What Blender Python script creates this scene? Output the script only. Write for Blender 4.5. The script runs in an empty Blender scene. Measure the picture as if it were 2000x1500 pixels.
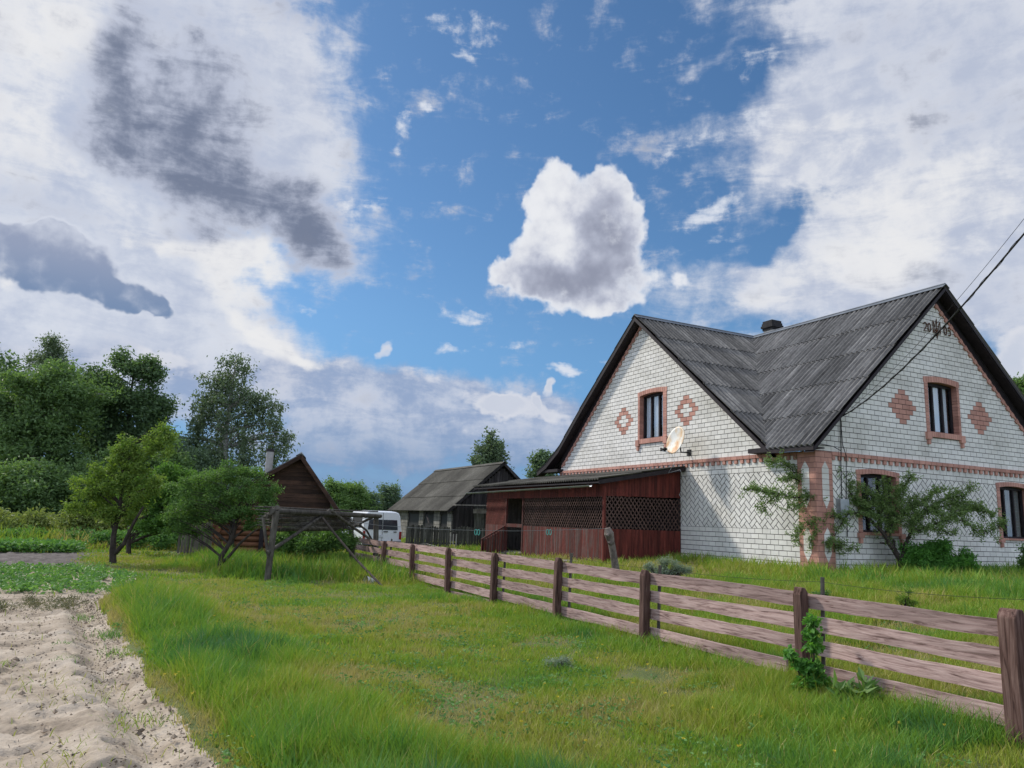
import bpy, math, random
import numpy as np
from mathutils import Vector, Matrix
random.seed(7)
RS = np.random.RandomState(11)
SC = bpy.context.scene
COL = SC.collection
R = math.radians

# ------------------------------------------------------------------ camera
# world: +x / +y run along the two walls of the house, z = 0 is the ground under the camera
HEAD = R(26.155); PITCH = R(10.294); ROLL = R(2.114); FPX = 1476.7
EYE = Vector((-16.485, -14.745, 1.6))
hv = Vector((math.sin(HEAD), math.cos(HEAD), 0)); rv = Vector((math.cos(HEAD), -math.sin(HEAD), 0)); zv = Vector((0, 0, 1))
FWD = hv * math.cos(PITCH) + zv * math.sin(PITCH)
U0 = rv.cross(FWD)
RGT = rv * math.cos(ROLL) + U0 * math.sin(ROLL)
UPV = -rv * math.sin(ROLL) + U0 * math.cos(ROLL)
cam_d = bpy.data.cameras.new('camera'); cam = bpy.data.objects.new('camera', cam_d); COL.objects.link(cam)
cam_d.sensor_width = 36; cam_d.lens = FPX / 2000 * 36; cam_d.clip_end = 6000; cam_d.clip_start = 0.05
m = Matrix.Identity(4)
for i, v in enumerate((RGT, UPV, -FWD)):
    m[0][i], m[1][i], m[2][i] = v
m[0][3], m[1][3], m[2][3] = EYE
cam.matrix_world = m
SC.camera = cam
SC.cycles.max_bounces = 5; SC.cycles.diffuse_bounces = 3; SC.cycles.transparent_max_bounces = 8

def at(px, py, D):
    """world point seen at that place of the 2000 px wide photo, D metres ahead along the heading"""
    d = FWD + RGT * ((px - 1000) / FPX) - UPV * ((py - 750) / FPX)
    return EYE + d * (D / d.dot(hv))
def onx(px, py, x):
    d = FWD + RGT * ((px - 1000) / FPX) - UPV * ((py - 750) / FPX)
    return EYE + d * ((x - EYE.x) / d.x)
def ony(px, py, y):
    d = FWD + RGT * ((px - 1000) / FPX) - UPV * ((py - 750) / FPX)
    return EYE + d * ((y - EYE.y) / d.y)

# ------------------------------------------------------------------ world and sun
SUN_AZ = Vector((-0.53, 0.85, 0)).normalized(); SUN_EL = R(40)
SUNV = SUN_AZ * math.cos(SUN_EL) + zv * math.sin(SUN_EL)
SC.view_settings.view_transform = 'Standard'; SC.view_settings.look = 'None'
SC.view_settings.exposure = 0.0; SC.view_settings.gamma = 1.0

world = bpy.data.worlds.new("World"); SC.world = world; world.use_nodes = True
WT = world.node_tree; WT.nodes.clear()
def wn(t, **k):
    n = WT.nodes.new(t)
    for a, b in k.items(): setattr(n, a, b)
    return n
def lk(a, b): WT.links.new(a, b)
def setin(sock, v):
    if isinstance(v, bpy.types.NodeSocket): lk(v, sock)
    else: sock.default_value = v
def M(op, a, b=0.0, c=None, clamp=False):
    n = wn('ShaderNodeMath', operation=op, use_clamp=clamp)
    setin(n.inputs[0], a); setin(n.inputs[1], b)
    if c is not None: setin(n.inputs[2], c)
    return n.outputs[0]
def VM(op, a, b=(0, 0, 0)):
    n = wn('ShaderNodeVectorMath', operation=op); setin(n.inputs[0], a); setin(n.inputs[1], b)
    return n.outputs['Value'] if op in ('LENGTH', 'DOT_PRODUCT') else n.outputs['Vector']
def SS(x, a, b, lo=0.0, hi=1.0):
    n = wn('ShaderNodeMapRange', interpolation_type='SMOOTHSTEP')
    setin(n.inputs[0], x)
    if a > b: a, b, lo, hi = b, a, hi, lo
    n.inputs[1].default_value = a; n.inputs[2].default_value = b; setin(n.inputs[3], lo); setin(n.inputs[4], hi)
    return n.outputs[0]
def NZ(vec, scale, detail=6, rough=0.55, dist=0.0, col=False, lac=2.0):
    n = wn('ShaderNodeTexNoise'); lk(vec, n.inputs['Vector']); n.inputs['Scale'].default_value = scale
    n.inputs['Detail'].default_value = detail; n.inputs['Roughness'].default_value = rough; n.inputs['Distortion'].default_value = dist
    n.inputs['Lacunarity'].default_value = lac
    return n.outputs['Color' if col else 'Fac']
def MIXC(f, a, b):
    n = wn('ShaderNodeMix', data_type='RGBA'); setin(n.inputs[0], f); setin(n.inputs[6], a); setin(n.inputs[7], b)
    return n.outputs[2]
def ab(px, py):
    d = FWD + RGT * ((px - 1000) / FPX) - UPV * ((py - 750) / FPX); d = d.normalized()
    return math.atan2(d.dot(rv), d.dot(hv)), math.asin(d.z)

tc = wn('ShaderNodeTexCoord'); DIR = tc.outputs['Generated']
sky = wn('ShaderNodeTexSky', sky_type='NISHITA'); sky.sun_disc = False; sky.sun_elevation = SUN_EL
sky.sun_rotation = math.atan2(SUN_AZ.x, SUN_AZ.y); sky.air_density = 1.0; sky.dust_density = 0.6; sky.ozone_density = 2.6
dr = VM('DOT_PRODUCT', DIR, tuple(rv)); dh = VM('DOT_PRODUCT', DIR, tuple(hv))
sp = wn('ShaderNodeSeparateXYZ'); lk(DIR, sp.inputs[0]); dz = sp.outputs[2]
AZ = M('ARCTAN2', dr, dh); EL = M('ARCSINE', dz)
cmb = wn('ShaderNodeCombineXYZ'); lk(AZ, cmb.inputs[0]); lk(EL, cmb.inputs[1]); P0 = cmb.outputs[0]
# plane-like coordinates for streaky high clouds
w1 = VM('SCALE', VM('SUBTRACT', NZ(P0, 9.0, 4, .55, col=True), (.5, .5, .5))); w1.node.inputs['Scale'].default_value = 0.10
PW = VM('ADD', P0, w1)
w2 = VM('SCALE', VM('SUBTRACT', NZ(P0, 26.0, 3, .6, col=True), (.5, .5, .5))); w2.node.inputs['Scale'].default_value = 0.034
PC = VM('ADD', P0, w2)
PREV = [None]
def layer(vec, blobs, soft=(0.25, 1.35)):
    """sum of soft ellipses; the running sum travels in the z of the vector so the shader stays a chain"""
    v = vec
    sp0 = wn('ShaderNodeSeparateXYZ'); lk(vec, sp0.inputs[0]); cb = wn('ShaderNodeCombineXYZ'); lk(sp0.outputs[0], cb.inputs[0]); lk(sp0.outputs[1], cb.inputs[1])
    if PREV[0] is not None: lk(M('MULTIPLY', PREV[0], 0.0), cb.inputs[2])
    v = cb.outputs[0]
    for bl in blobs:
        a, b = ab(bl[0], bl[1]); rot = bl[4] if len(bl) > 4 else 0; s_ = bl[5] if len(bl) > 5 else 1.0
        mp = wn('ShaderNodeMapping', vector_type='TEXTURE'); lk(v, mp.inputs[0])
        mp.inputs['Location'].default_value = (a, b, 0); mp.inputs['Rotation'].default_value = (0, 0, R(-rot))
        mp.inputs['Scale'].default_value = (bl[2] / FPX, bl[3] / FPX, 1e6)
        val = SS(VM('LENGTH', mp.outputs[0]), soft[1], soft[0], 0.0, s_)
        cb = wn('ShaderNodeCombineXYZ'); lk(val, cb.inputs[2]); v = VM('ADD', v, cb.outputs[0])
    sp1 = wn('ShaderNodeSeparateXYZ'); lk(v, sp1.inputs[0]); PREV[0] = sp1.outputs[2]
    return sp1.outputs[2]
fine = NZ(P0, 22.0, 6, .62); med = NZ(P0, 7.0, 6, .62, .4)
stm = wn('ShaderNodeMapping'); lk(P0, stm.inputs[0]); stm.inputs['Rotation'].default_value = (0, 0, R(-22)); stm.inputs['Scale'].default_value = (5, 17, 1)
streak = NZ(stm.outputs[0], 1.7, 6, .66, .5)

V = layer(PW, [
    (200, 60, 400, 170), (60, 300, 300, 260), (330, 300, 280, 230, 0, .9), (500, 100, 130, 150, 0, .7), (560, 330, 190, 130, 25, .75),
    (120, 560, 330, 110, 0, .8), (150, 650, 330, 80, 0, .85), (420, 640, 230, 90, 20, .8), (560, 720, 170, 70, 20, .7), (650, 470, 110, 70, 0, .6), (600, 220, 90, 140, 0, .4),
    (1820, 60, 290, 150), (1900, 300, 330, 200), (1640, 230, 150, 100, 0, .8), (1800, 500, 300, 100, 0, .95), (1470, 270, 150, 60, 10, .6), (1560, 345, 110, 50, 0, .5), (1560, 20, 120, 40, 0, .5),
    (1535, 445, 90, 26, -25, -.9), (1480, 540, 160, 34, 4, .75), (1620, 600, 380, 55, 0, .75), (1380, 110, 70, 14, -12, .4), (1290, 560, 80, 34, 10, .5), (1450, 160, 70, 24, -20, -.5),
    (2300, 300, 500, 500), (-400, 300, 500, 500, 0, .9), (400, -500, 500, 300, 0, .8), (1700, -500, 600, 330, 0, .8)], soft=(0.0, 1.55))
wisp = layer(PC, [(900, 45, 90, 40, 10, .58), (905, 105, 45, 14, 20, .55), (782, 245, 26, 20, 0, .7), (778, 293, 20, 9, 0, .6), (838, 210, 14, 7, 0, .6), (700, 395, 60, 16, -8, .75), (680, 425, 34, 22, 0, .7), (720, 365, 26, 10, -20, .55),
    (1390, 415, 75, 24, -22, .85), (1470, 255, 90, 30, -15, .62), (1410, 470, 70, 12, -14, .5), (1340, 300, 60, 26, -10, .5), (600, 611, 42, 11, 5, .7), (915, 622, 66, 15, 0, .85), (890, 685, 56, 14, 0, .95),
    (1000, 676, 50, 9, 0, .55), (1105, 718, 46, 13, 5, .95), (1180, 705, 40, 8, 0, .5), (640, 140, 20, 60, 0, .45), (1400, 90, 40, 12, 0, .3), (1000, 15, 60, 12, 0, .3), (720, 205, 18, 7, 0, .4), (1500, 95, 70, 30, -15, .5)], soft=(0.1, 1.6))
Wh = layer(PW, [(120, 40, 190, 80, 0, .8), (40, 240, 110, 120, 0, .7), (430, 500, 190, 24, 6, 1.0), (470, 470, 100, 36, 20, .7), (545, 680, 110, 30, 28, 1.0), (650, 725, 60, 22, 10, .7), (450, 550, 85, 28, 8, .85), (10, 520, 22, 36, 0, 1.0), (480, 610, 100, 22, 20, .7),
    (620, 470, 80, 50, 0, .5), (1700, 330, 240, 130, 0, .5), (1540, 250, 120, 60, -10, .5), (1650, 530, 230, 55, 0, .75), (1850, 420, 200, 90, 0, .55), (250, 400, 150, 50, 20, .4), (500, 60, 60, 90, 10, .45), (690, 420, 40, 20, 0, .6), (1500, 600, 140, 18, 0, .5)])
Dk = layer(PW, [(235, 90, 45, 60, 20, .9), (300, 180, 80, 70, 30, .9), (390, 180, 60, 60, 0, .6), (350, 300, 140, 70, 20, .9), (470, 370, 180, 75, 24, 1.05), (590, 430, 110, 60, 12, .95), (215, 265, 70, 40, 20, .7), (370, 455, 50, 36, 0, .6), (550, 20, 90, 50, 0, .5), (420, 120, 110, 80, 0, .5), (100, 380, 120, 50, 10, .4), (300, 20, 90, 30, 0, .4), (640, 455, 60, 40, 0, .7), (430, 470, 60, 30, 10, .5), (180, 200, 50, 90, 10, .4), (500, 250, 80, 50, 20, .4),
    (1860, 90, 170, 60, 0, .34), (1900, 230, 150, 60, 0, .36), (1950, 600, 110, 60, 0, .3), (1700, 60, 120, 40, 0, .3), (1800, 560, 150, 30, 0, .25)], soft=(.1, 1.6))
BK = layer(PW, [(740, 790, 200, 85, 0, 1.1), (930, 815, 220, 85, 0, 1.3), (1080, 840, 140, 70, 0, 1.2), (650, 760, 120, 60, 0, .8), (620, 880, 200, 50, 0, .6), (-100, 720, 260, 80, 0, .8), (880, 890, 400, 40, 0, .6), (330, 760, 90, 50, 0, 1.1), (200, 720, 300, 60, 0, .8), (530, 740, 40, 36, 0, .9), (500, 800, 200, 60, 0, .6), (600, 960, 900, 40, 0, .5)], soft=(.1, 1.4))
BKW = layer(PC, [(1015, 798, 70, 30, -8, 1.1), (930, 775, 50, 24, 10, 1.0), (975, 790, 44, 28, 0, .9), (1072, 752, 13, 22, 0, 1.2), (1048, 780, 12, 20, 0, 1.2), (1090, 812, 50, 20, 10, 1.0), (744, 690, 20, 16, 0, 1.0), (758, 672, 14, 14, 0, .9), (850, 800, 60, 30, 0, .6), (820, 735, 70, 22, 0, .8), (325, 702, 62, 28, 8, 1.0), (1985, 690, 44, 44, 0, 1.2), (1960, 740, 44, 44, 0, 1.0), (890, 840, 80, 20, 0, .7), (700, 800, 50, 26, 0, .5)], soft=(0.2, 1.4))
CU = layer(PC, [(1130, 455, 120, 110), (1088, 362, 58, 58), (1188, 366, 46, 54), (1060, 410, 44, 60, 0, .9), (1145, 440, 80, 60, 0, .8), (1226, 430, 54, 72), (1035, 505, 66, 54, 0, .95), (985, 527, 44, 30, 0, .9), (1030, 555, 80, 36, 0, .8), (1150, 535, 140, 62), (1125, 592, 100, 32, 0, 1), (1210, 590, 66, 30, 0, .85), (1285, 562, 76, 38, 0, .55), (1335, 550, 30, 18, 0, .45)], soft=(.35, 1.3))
greyb = layer(PC, [(1170, 425, 70, 65, 0, .62), (1095, 548, 105, 44, 0, 1.2), (1195, 500, 80, 70, 0, .75)], soft=(.0, 1.5))
LC = layer(PC, [(60, 475, 75, 45), (110, 455, 46, 38), (165, 490, 62, 42), (20, 475, 44, 36), (150, 545, 150, 50, 8), (240, 580, 85, 30, 10), (300, 600, 60, 14, 8, .8), (60, 530, 110, 36)], soft=(.35, 1.3))

def W3(r, g, b): return (r, g, b, 1)
skb = wn('ShaderNodeVectorMath', operation='MULTIPLY'); lk(sky.outputs[0], skb.inputs[0]); skb.inputs[1].default_value = (0.66, 0.93, 1.10)
SKYG = 0.100
sks = wn('ShaderNodeVectorMath', operation='SCALE'); lk(skb.outputs[0], sks.inputs[0]); sks.inputs['Scale'].default_value = SKYG
base = sks.outputs[0]
c = MIXC(SS(EL, .30, .0, 0, .92), base, MIXC(SS(EL, 0.0, .16), W3(.20, .33, .55), W3(.12, .31, .64)))
FILL_SKY = M('ADD', SS(M('ABSOLUTE', AZ), .85, 1.3, 0, .75), SS(EL, .85, 1.15, 0, .7))  # unseen sky aside, behind and overhead: white cloud added as neutral fill light
V = M('ADD', V, FILL_SKY)
det0 = M('ADD', M('MULTIPLY', fine, .35), M('ADD', M('MULTIPLY', med, .3), M('MULTIPLY', streak, .35)))
vor = wn('ShaderNodeTexVoronoi', feature='F1'); lk(P0, vor.inputs['Vector']); vor.inputs['Scale'].default_value = 24; vor.inputs['Detail'].default_value = 2; vor.inputs['Roughness'].default_value = .55
bil0 = M('SUBTRACT', .56, vor.outputs['Distance'])
def gate(prev, *xs): return [M('MULTIPLY_ADD', prev, 0.0, x) for x in xs]   # makes every step wait for the one before it, which keeps the shader small
det, = gate(PREV[0], det0)
aV = SS(M('MULTIPLY_ADD', M('SUBTRACT', det, .5), 3.0, M('MULTIPLY', V, .85)), .05, 1.0, 0, .95)
c = MIXC(aV, c, MIXC(SS(det, .38, .62), W3(.50, .55, .68), W3(.74, .765, .83)))
det, el = gate(aV, det0, EL)
aB = SS(M('MULTIPLY_ADD', M('SUBTRACT', det, .5), 3.4, BK), .1, 1.0, 0, .9)
c = MIXC(aB, c, MIXC(SS(el, .04, .14), W3(.17, .29, .50), MIXC(SS(det, .43, .58), W3(.31, .39, .57), W3(.58, .62, .73))))
det, = gate(aB, det0)
aW = SS(M('MULTIPLY_ADD', M('SUBTRACT', det, .5), 3.2, M('MULTIPLY', Wh, .9)), .2, 1.1, 0, .95)
c = MIXC(aW, c, W3(.84, .84, .85))
det, bil, fi = gate(aW, det0, bil0, fine)
dd = M('MULTIPLY_ADD', bil, .25, M('MULTIPLY_ADD', M('SUBTRACT', det, .5), 4.6, M('MULTIPLY', Dk, 1.2)))
aD = SS(dd, -.05, 1.1, 0, .93)
c = MIXC(aD, c, MIXC(SS(M('MULTIPLY_ADD', M('SUBTRACT', det, .5), 5.5, dd), .15, 2.2), W3(.52, .56, .68), W3(.145, .18, .275)))
fi, st = gate(aD, fine, streak)
aS = SS(M('MULTIPLY_ADD', M('SUBTRACT', M('MULTIPLY', M('ADD', fi, st), .5), .5), 4.2, wisp), .35, 1.15, 0, .88)
c = MIXC(aS, c, W3(.74, .78, .86))
det, bil = gate(aS, det0, bil0)
fld = M('MULTIPLY_ADD', bil, .5, M('MULTIPLY_ADD', M('SUBTRACT', det, .5), 2.2, BKW))
aK = SS(fld, .3, 1.05, 0, .93)
c = MIXC(aK, c, MIXC(SS(fld, .5, 1.25), W3(.80, .80, .84), W3(.60, .64, .74)))
fi, bil, el = gate(aK, fine, bil0, EL)
fl = M('MULTIPLY_ADD', bil, .55, M('ADD', M('MINIMUM', LC, 1.3), M('SUBTRACT', fi, .5)))
elt = SS(el, ab(100, 500)[1], ab(100, 430)[1], 0, .45)
aL = SS(fl, .28, .95, 0, .96)
c = MIXC(aL, c, MIXC(SS(M('SUBTRACT', fl, elt), .3, 1.15), W3(.66, .70, .80), MIXC(SS(el, ab(100, 610)[1], ab(100, 450)[1]), W3(.16, .25, .42), W3(.30, .35, .49))))
fi, bil = gate(aL, fine, bil0)
fs = M('MULTIPLY_ADD', fi, 1.25, -.62)
fc = M('MULTIPLY_ADD', bil, .5, M('ADD', M('MINIMUM', CU, 1.4), fs))
sh = M('MULTIPLY_ADD', bil, -.45, M('MULTIPLY_ADD', greyb, .85, M('MULTIPLY', fs, .9)))
cc1 = MIXC(SS(sh, .0, .75), W3(.84, .85, .88), W3(.52, .55, .66)); cc2 = MIXC(SS(sh, .35, 1.25), cc1, W3(.29, .31, .40))
c = MIXC(SS(fc, .30, .80, 0, .97), c, MIXC(SS(fc, .5, 1.1), W3(.76, .79, .86), cc2))
# below the horizon the sky shader keeps a dull tone
c = MIXC(SS(EL, 0.0, -0.03), c, W3(.10, .11, .09))
bk_, = gate(fc, FILL_SKY)
bo = wn('ShaderNodeVectorMath', operation='SCALE'); lk(c, bo.inputs[0]); lk(M('MULTIPLY_ADD', bk_, .85, 1.0), bo.inputs['Scale']); c = bo.outputs[0]  # unseen part of the sky brightened further to lift the fill light
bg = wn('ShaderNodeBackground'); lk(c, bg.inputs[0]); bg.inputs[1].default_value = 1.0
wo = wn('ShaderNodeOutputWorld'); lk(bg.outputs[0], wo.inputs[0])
try:
    world.cycles.sampling_method = 'MANUAL'; world.cycles.sample_map_resolution = 512
except Exception: pass

sun_d = bpy.data.lights.new('sun', 'SUN'); sun = bpy.data.objects.new('sun', sun_d); COL.objects.link(sun)
sun_d.energy = 3.5; sun_d.angle = R(4.5); sun_d.color = (1.0, .93, .83)
sun.rotation_euler = (-SUNV).to_track_quat('-Z', 'Y').to_euler(); sun.location = (0, 0, 30)

# ------------------------------------------------------------------ helpers
def smooth(a, b, x):
    t = np.clip((x - a) / (b - a), 0, 1); return t * t * (3 - 2 * t)
def vnoise(x, y, seed=0):
    xi = np.floor(x).astype(np.int64); yi = np.floor(y).astype(np.int64); xf = x - xi; yf = y - yi
    def h(i, j):
        n = (i * 374761393 + j * 668265263 + seed * 1442695041) & 0x7fffffff
        n = ((n ^ (n >> 13)) * 1274126177) & 0x7fffffff
        return ((n ^ (n >> 16)) & 0xffff) / 65535.0
    u = xf * xf * (3 - 2 * xf); v = yf * yf * (3 - 2 * yf)
    return (h(xi, yi) * (1 - u) + h(xi + 1, yi) * u) * (1 - v) + (h(xi, yi + 1) * (1 - u) + h(xi + 1, yi + 1) * u) * v
def fbm(x, y, o=4, seed=0):
    s = 0; a = .5
    for i in range(o):
        s = s + a * vnoise(x, y, seed + i * 7); x = x * 2.03; y = y * 2.03; a *= .5
    return s / (1 - .5 ** o)
def gz(x, y):
    x = np.asarray(x, float); y = np.asarray(y, float)
    return .525 * smooth(-9.6, -.3, x) * (1 - .4 * smooth(4, 18, y)) * (1 - smooth(20, 40, x))
def gzf(x, y): return float(gz(np.array([x]), np.array([y]))[0])
EDGE_Y = [-40, -12, -9.35, -7.43, -5.42, -1.46, .32, 3.0, 5.0, 9.0, 12.0, 16.0, 40]
EDGE_X = [-15.2, -15.5, -15.79, -16.0, -16.27, -16.6, -16.8, -16.4, -16.1, -17.2, -17.6, -17.9, -18.5]
def edge(y): return np.interp(y, EDGE_Y, EDGE_X)
def tag(o, label=None, cat=None, group=None, kind=None):
    if label: o['label'] = label
    if cat: o['category'] = cat
    if group: o['group'] = group
    if kind: o['kind'] = kind
    return o
def thing(name, loc, label, cat, group=None):
    o = bpy.data.objects.new(name, None); COL.objects.link(o); o.location = loc; o.empty_display_size = .2
    return tag(o, label, cat, group)
def rootloc(p):
    v = Vector((0, 0, 0))
    while p is not None: v += Vector(p.location); p = p.parent
    return v
def link(name, me, parent=None, world=True):
    o = bpy.data.objects.new(name, me); COL.objects.link(o)
    if parent is not None:
        o.parent = parent
        if world: me.transform(Matrix.Translation(-rootloc(parent)))
    return o
class MB:
    def __init__(s): s.v = []; s.f = []; s.r = []; s.m = []
    def add(s, vs, fs, r=None, mi=0):
        n = len(s.v); s.v += [tuple(p) for p in vs]; r = random.random() if r is None else r
        for f in fs: s.f.append(tuple(i + n for i in f)); s.r.append(r); s.m.append(mi)
    def box(s, lo, hi, r=None, mi=0):
        x0, y0, z0 = lo; x1, y1, z1 = hi
        s.add([(x0, y0, z0), (x1, y0, z0), (x1, y1, z0), (x0, y1, z0), (x0, y0, z1), (x1, y0, z1), (x1, y1, z1), (x0, y1, z1)],
              [(0, 3, 2, 1), (4, 5, 6, 7), (0, 1, 5, 4), (1, 2, 6, 5), (2, 3, 7, 6), (3, 0, 4, 7)], r, mi)
    def bar(s, a, b, w, h, up=(0, 0, 1), r=None, mi=0):
        a = Vector(a); b = Vector(b); d = (b - a).normalized(); up = Vector(up)
        sd = d.cross(up)
        if sd.length < 1e-4: sd = d.cross(Vector((0, 1, 0)))
        sd.normalize(); u = sd.cross(d)
        vs = []
        for p in (a, b):
            for i, j in ((-1, -1), (1, -1), (1, 1), (-1, 1)): vs.append(p + sd * (w / 2 * i) + u * (h / 2 * j))
        s.add(vs, [(0, 1, 2, 3), (4, 7, 6, 5), (0, 4, 5, 1), (1, 5, 6, 2), (2, 6, 7, 3), (3, 7, 4, 0)], r, mi)
    def tube(s, pts, rad, n=8, r=None, mi=0, jit=0.0, caps=True):
        pts = [Vector(p) for p in pts]; N = len(pts)
        if not hasattr(rad, '__len__'): rad = [rad] * N
        vs = []; fs = []
        ref = None
        for i, p in enumerate(pts):
            d = (pts[min(i + 1, N - 1)] - pts[max(i - 1, 0)])
            if d.length < 1e-9: d = Vector((0, 0, 1))
            d.normalize()
            if ref is None: ref = Vector((0, 0, 1)) if abs(d.z) < .9 else Vector((1, 0, 0))
            a = d.cross(ref)
            if a.length < 1e-5: a = d.cross(Vector((0, 1, 0)))
            a.normalize(); b = d.cross(a); ref = -d.cross(a).cross(d) if False else ref
            for k in range(n):
                t = 2 * math.pi * k / n; rr = rad[i] * (1 + jit * (random.random() - .5))
                vs.append(p + a * (math.cos(t) * rr) + b * (math.sin(t) * rr))
        for i in range(N - 1):
            for k in range(n):
                k2 = (k + 1) % n; fs.append((i * n + k, i * n + k2, (i + 1) * n + k2, (i + 1) * n + k))
        if caps: fs.append(tuple(range(n))[::-1]); fs.append(tuple((N - 1) * n + k for k in range(n)))
        s.add(vs, fs, r, mi)
    def prism(s, poly, ext, r=None, mi=0):
        n = len(poly); e = Vector(ext); vs = [Vector(p) for p in poly] + [Vector(p) + e for p in poly]
        fs = [tuple(range(n)), tuple(range(2 * n - 1, n - 1, -1))] + [(i, i + n, (i + 1) % n + n, (i + 1) % n) for i in range(n)]
        s.add(vs, fs, r, mi)
    def build(s, name, mats, parent=None, world=True, smooth_=False, bevel=0):
        me = bpy.data.meshes.new(name); me.from_pydata([tuple(p) for p in s.v], [], s.f)
        if not isinstance(mats, (list, tuple)): mats = [mats]
        for mm in mats: me.materials.append(mm)
        at_ = me.attributes.new('rnd', 'FLOAT', 'FACE'); at_.data.foreach_set('value', np.array(s.r, dtype=np.float32))
        if len(mats) > 1: me.polygons.foreach_set('material_index', np.array(s.m, dtype=np.int32))
        me.validate(); me.update()
        import bmesh
        bm = bmesh.new(); bm.from_mesh(me); bmesh.ops.recalc_face_normals(bm, faces=bm.faces); bm.to_mesh(me); bm.free()
        if smooth_:
            me.polygons.foreach_set('use_smooth', np.ones(len(me.polygons), dtype=bool))
        o = link(name, me, parent, world)
        if bevel:
            b = o.modifiers.new('bevel', 'BEVEL'); b.width = bevel; b.segments = 2; b.limit_method = 'ANGLE'
        return o
def np_mesh(name, V_, F_, mat, attrs=None, smooth_=False, parent=None, k=4):
    """F_ : list of (n,k) index arrays"""
    me = bpy.data.meshes.new(name)
    fl = [f.astype(np.int32) for f in F_]
    loops = np.concatenate([f.ravel() for f in fl]); sizes = np.concatenate([np.full(len(f), f.shape[1], np.int32) for f in fl])
    starts = np.concatenate([[0], np.cumsum(sizes)[:-1]]).astype(np.int32)
    me.vertices.add(len(V_)); me.vertices.foreach_set('co', np.ascontiguousarray(V_, dtype=np.float32).ravel())
    me.loops.add(len(loops)); me.loops.foreach_set('vertex_index', loops)
    me.polygons.add(len(sizes)); me.polygons.foreach_set('loop_start', starts)
    me.polygons.foreach_set('use_smooth', np.full(len(sizes), bool(smooth_)))
    me.materials.append(mat)
    for n_, (dom, arr) in (attrs or {}).items():
        a = me.attributes.new(n_, 'FLOAT', dom); a.data.foreach_set('value', np.ascontiguousarray(arr, dtype=np.float32))
    me.update(calc_edges=True)
    return link(name, me, parent)

# ------------------------------------------------------------------ materials
def new_mat(name):
    mt = bpy.data.materials.new(name); mt.use_nodes = True; nt = mt.node_tree
    return mt, nt, nt.nodes['Principled BSDF']
def pmat(name, cols, scale=(4, 4, 4), rough=.8, bump=.0, bscale=None, metal=0.0, rnd=0.0, detail=6, spec=.3, dist=0.0, objr=0.0, pos=None, nr=.6, fine=None):
    mt, nt, b = new_mat(name); n = nt.nodes; l = nt.links
    t = n.new('ShaderNodeTexCoord'); mp = n.new('ShaderNodeMapping'); l.new(t.outputs['Object'], mp.inputs[0]); mp.inputs['Scale'].default_value = scale
    oi = n.new('ShaderNodeObjectInfo'); mul = n.new('ShaderNodeMath'); mul.operation = 'MULTIPLY'; l.new(oi.outputs['Random'], mul.inputs[0]); mul.inputs[1].default_value = 37.0
    ad = n.new('ShaderNodeVectorMath'); ad.operation = 'ADD'; l.new(mp.outputs[0], ad.inputs[0]); l.new(mul.outputs[0], ad.inputs[1])
    nz = n.new('ShaderNodeTexNoise'); l.new(ad.outputs[0], nz.inputs[0]); nz.inputs['Scale'].default_value = 1; nz.inputs['Detail'].default_value = detail
    nz.inputs['Roughness'].default_value = nr; nz.inputs['Distortion'].default_value = dist
    rp = n.new('ShaderNodeValToRGB'); l.new(nz.outputs['Fac'], rp.inputs[0])
    el = rp.color_ramp.elements
    K = len(cols); ps = pos or [.3 + .4 * i / max(1, K - 1) for i in range(K)]
    el[0].position = ps[0]; el[0].color = (*cols[0], 1); el[1].position = ps[-1]; el[1].color = (*cols[-1], 1)
    for i in range(1, K - 1):
        e = el.new(ps[i]); e.color = (*cols[i], 1)
    out = rp.outputs[0]
    def scalecol(out, fac_sock, amt):
        mr = n.new('ShaderNodeMapRange'); l.new(fac_sock, mr.inputs[0]); mr.inputs[3].default_value = 1 - amt; mr.inputs[4].default_value = 1 + amt
        vm = n.new('ShaderNodeVectorMath'); vm.operation = 'SCALE'; l.new(out, vm.inputs[0]); l.new(mr.outputs[0], vm.inputs['Scale']); return vm.outputs[0]
    if rnd:
        a = n.new('ShaderNodeAttribute'); a.attribute_name = 'rnd'; out = scalecol(out, a.outputs['Fac'], rnd)
    if objr: out = scalecol(out, oi.outputs['Random'], objr)
    if fine:
        f2 = n.new('ShaderNodeTexNoise'); l.new(t.outputs['Object'], f2.inputs[0]); f2.inputs['Scale'].default_value = fine[0]; f2.inputs['Detail'].default_value = 5
        out = scalecol(out, f2.outputs['Fac'], fine[1])
    l.new(out, b.inputs['Base Color']); b.inputs['Roughness'].default_value = rough; b.inputs['Metallic'].default_value = metal
    b.inputs['Specular IOR Level'].default_value = spec
    if bump:
        bp = n.new('ShaderNodeBump'); bp.inputs['Strength'].default_value = bump; bp.inputs['Distance'].default_value = .02
        if bscale:
            n2 = n.new('ShaderNodeTexNoise'); l.new(t.outputs['Object'], n2.inputs[0]); n2.inputs['Scale'].default_value = bscale; n2.inputs['Detail'].default_value = 5
            l.new(n2.outputs['Fac'], bp.inputs['Height'])
        else: l.new(nz.outputs['Fac'], bp.inputs['Height'])
        l.new(bp.outputs[0], b.inputs['Normal'])
    return mt
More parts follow.
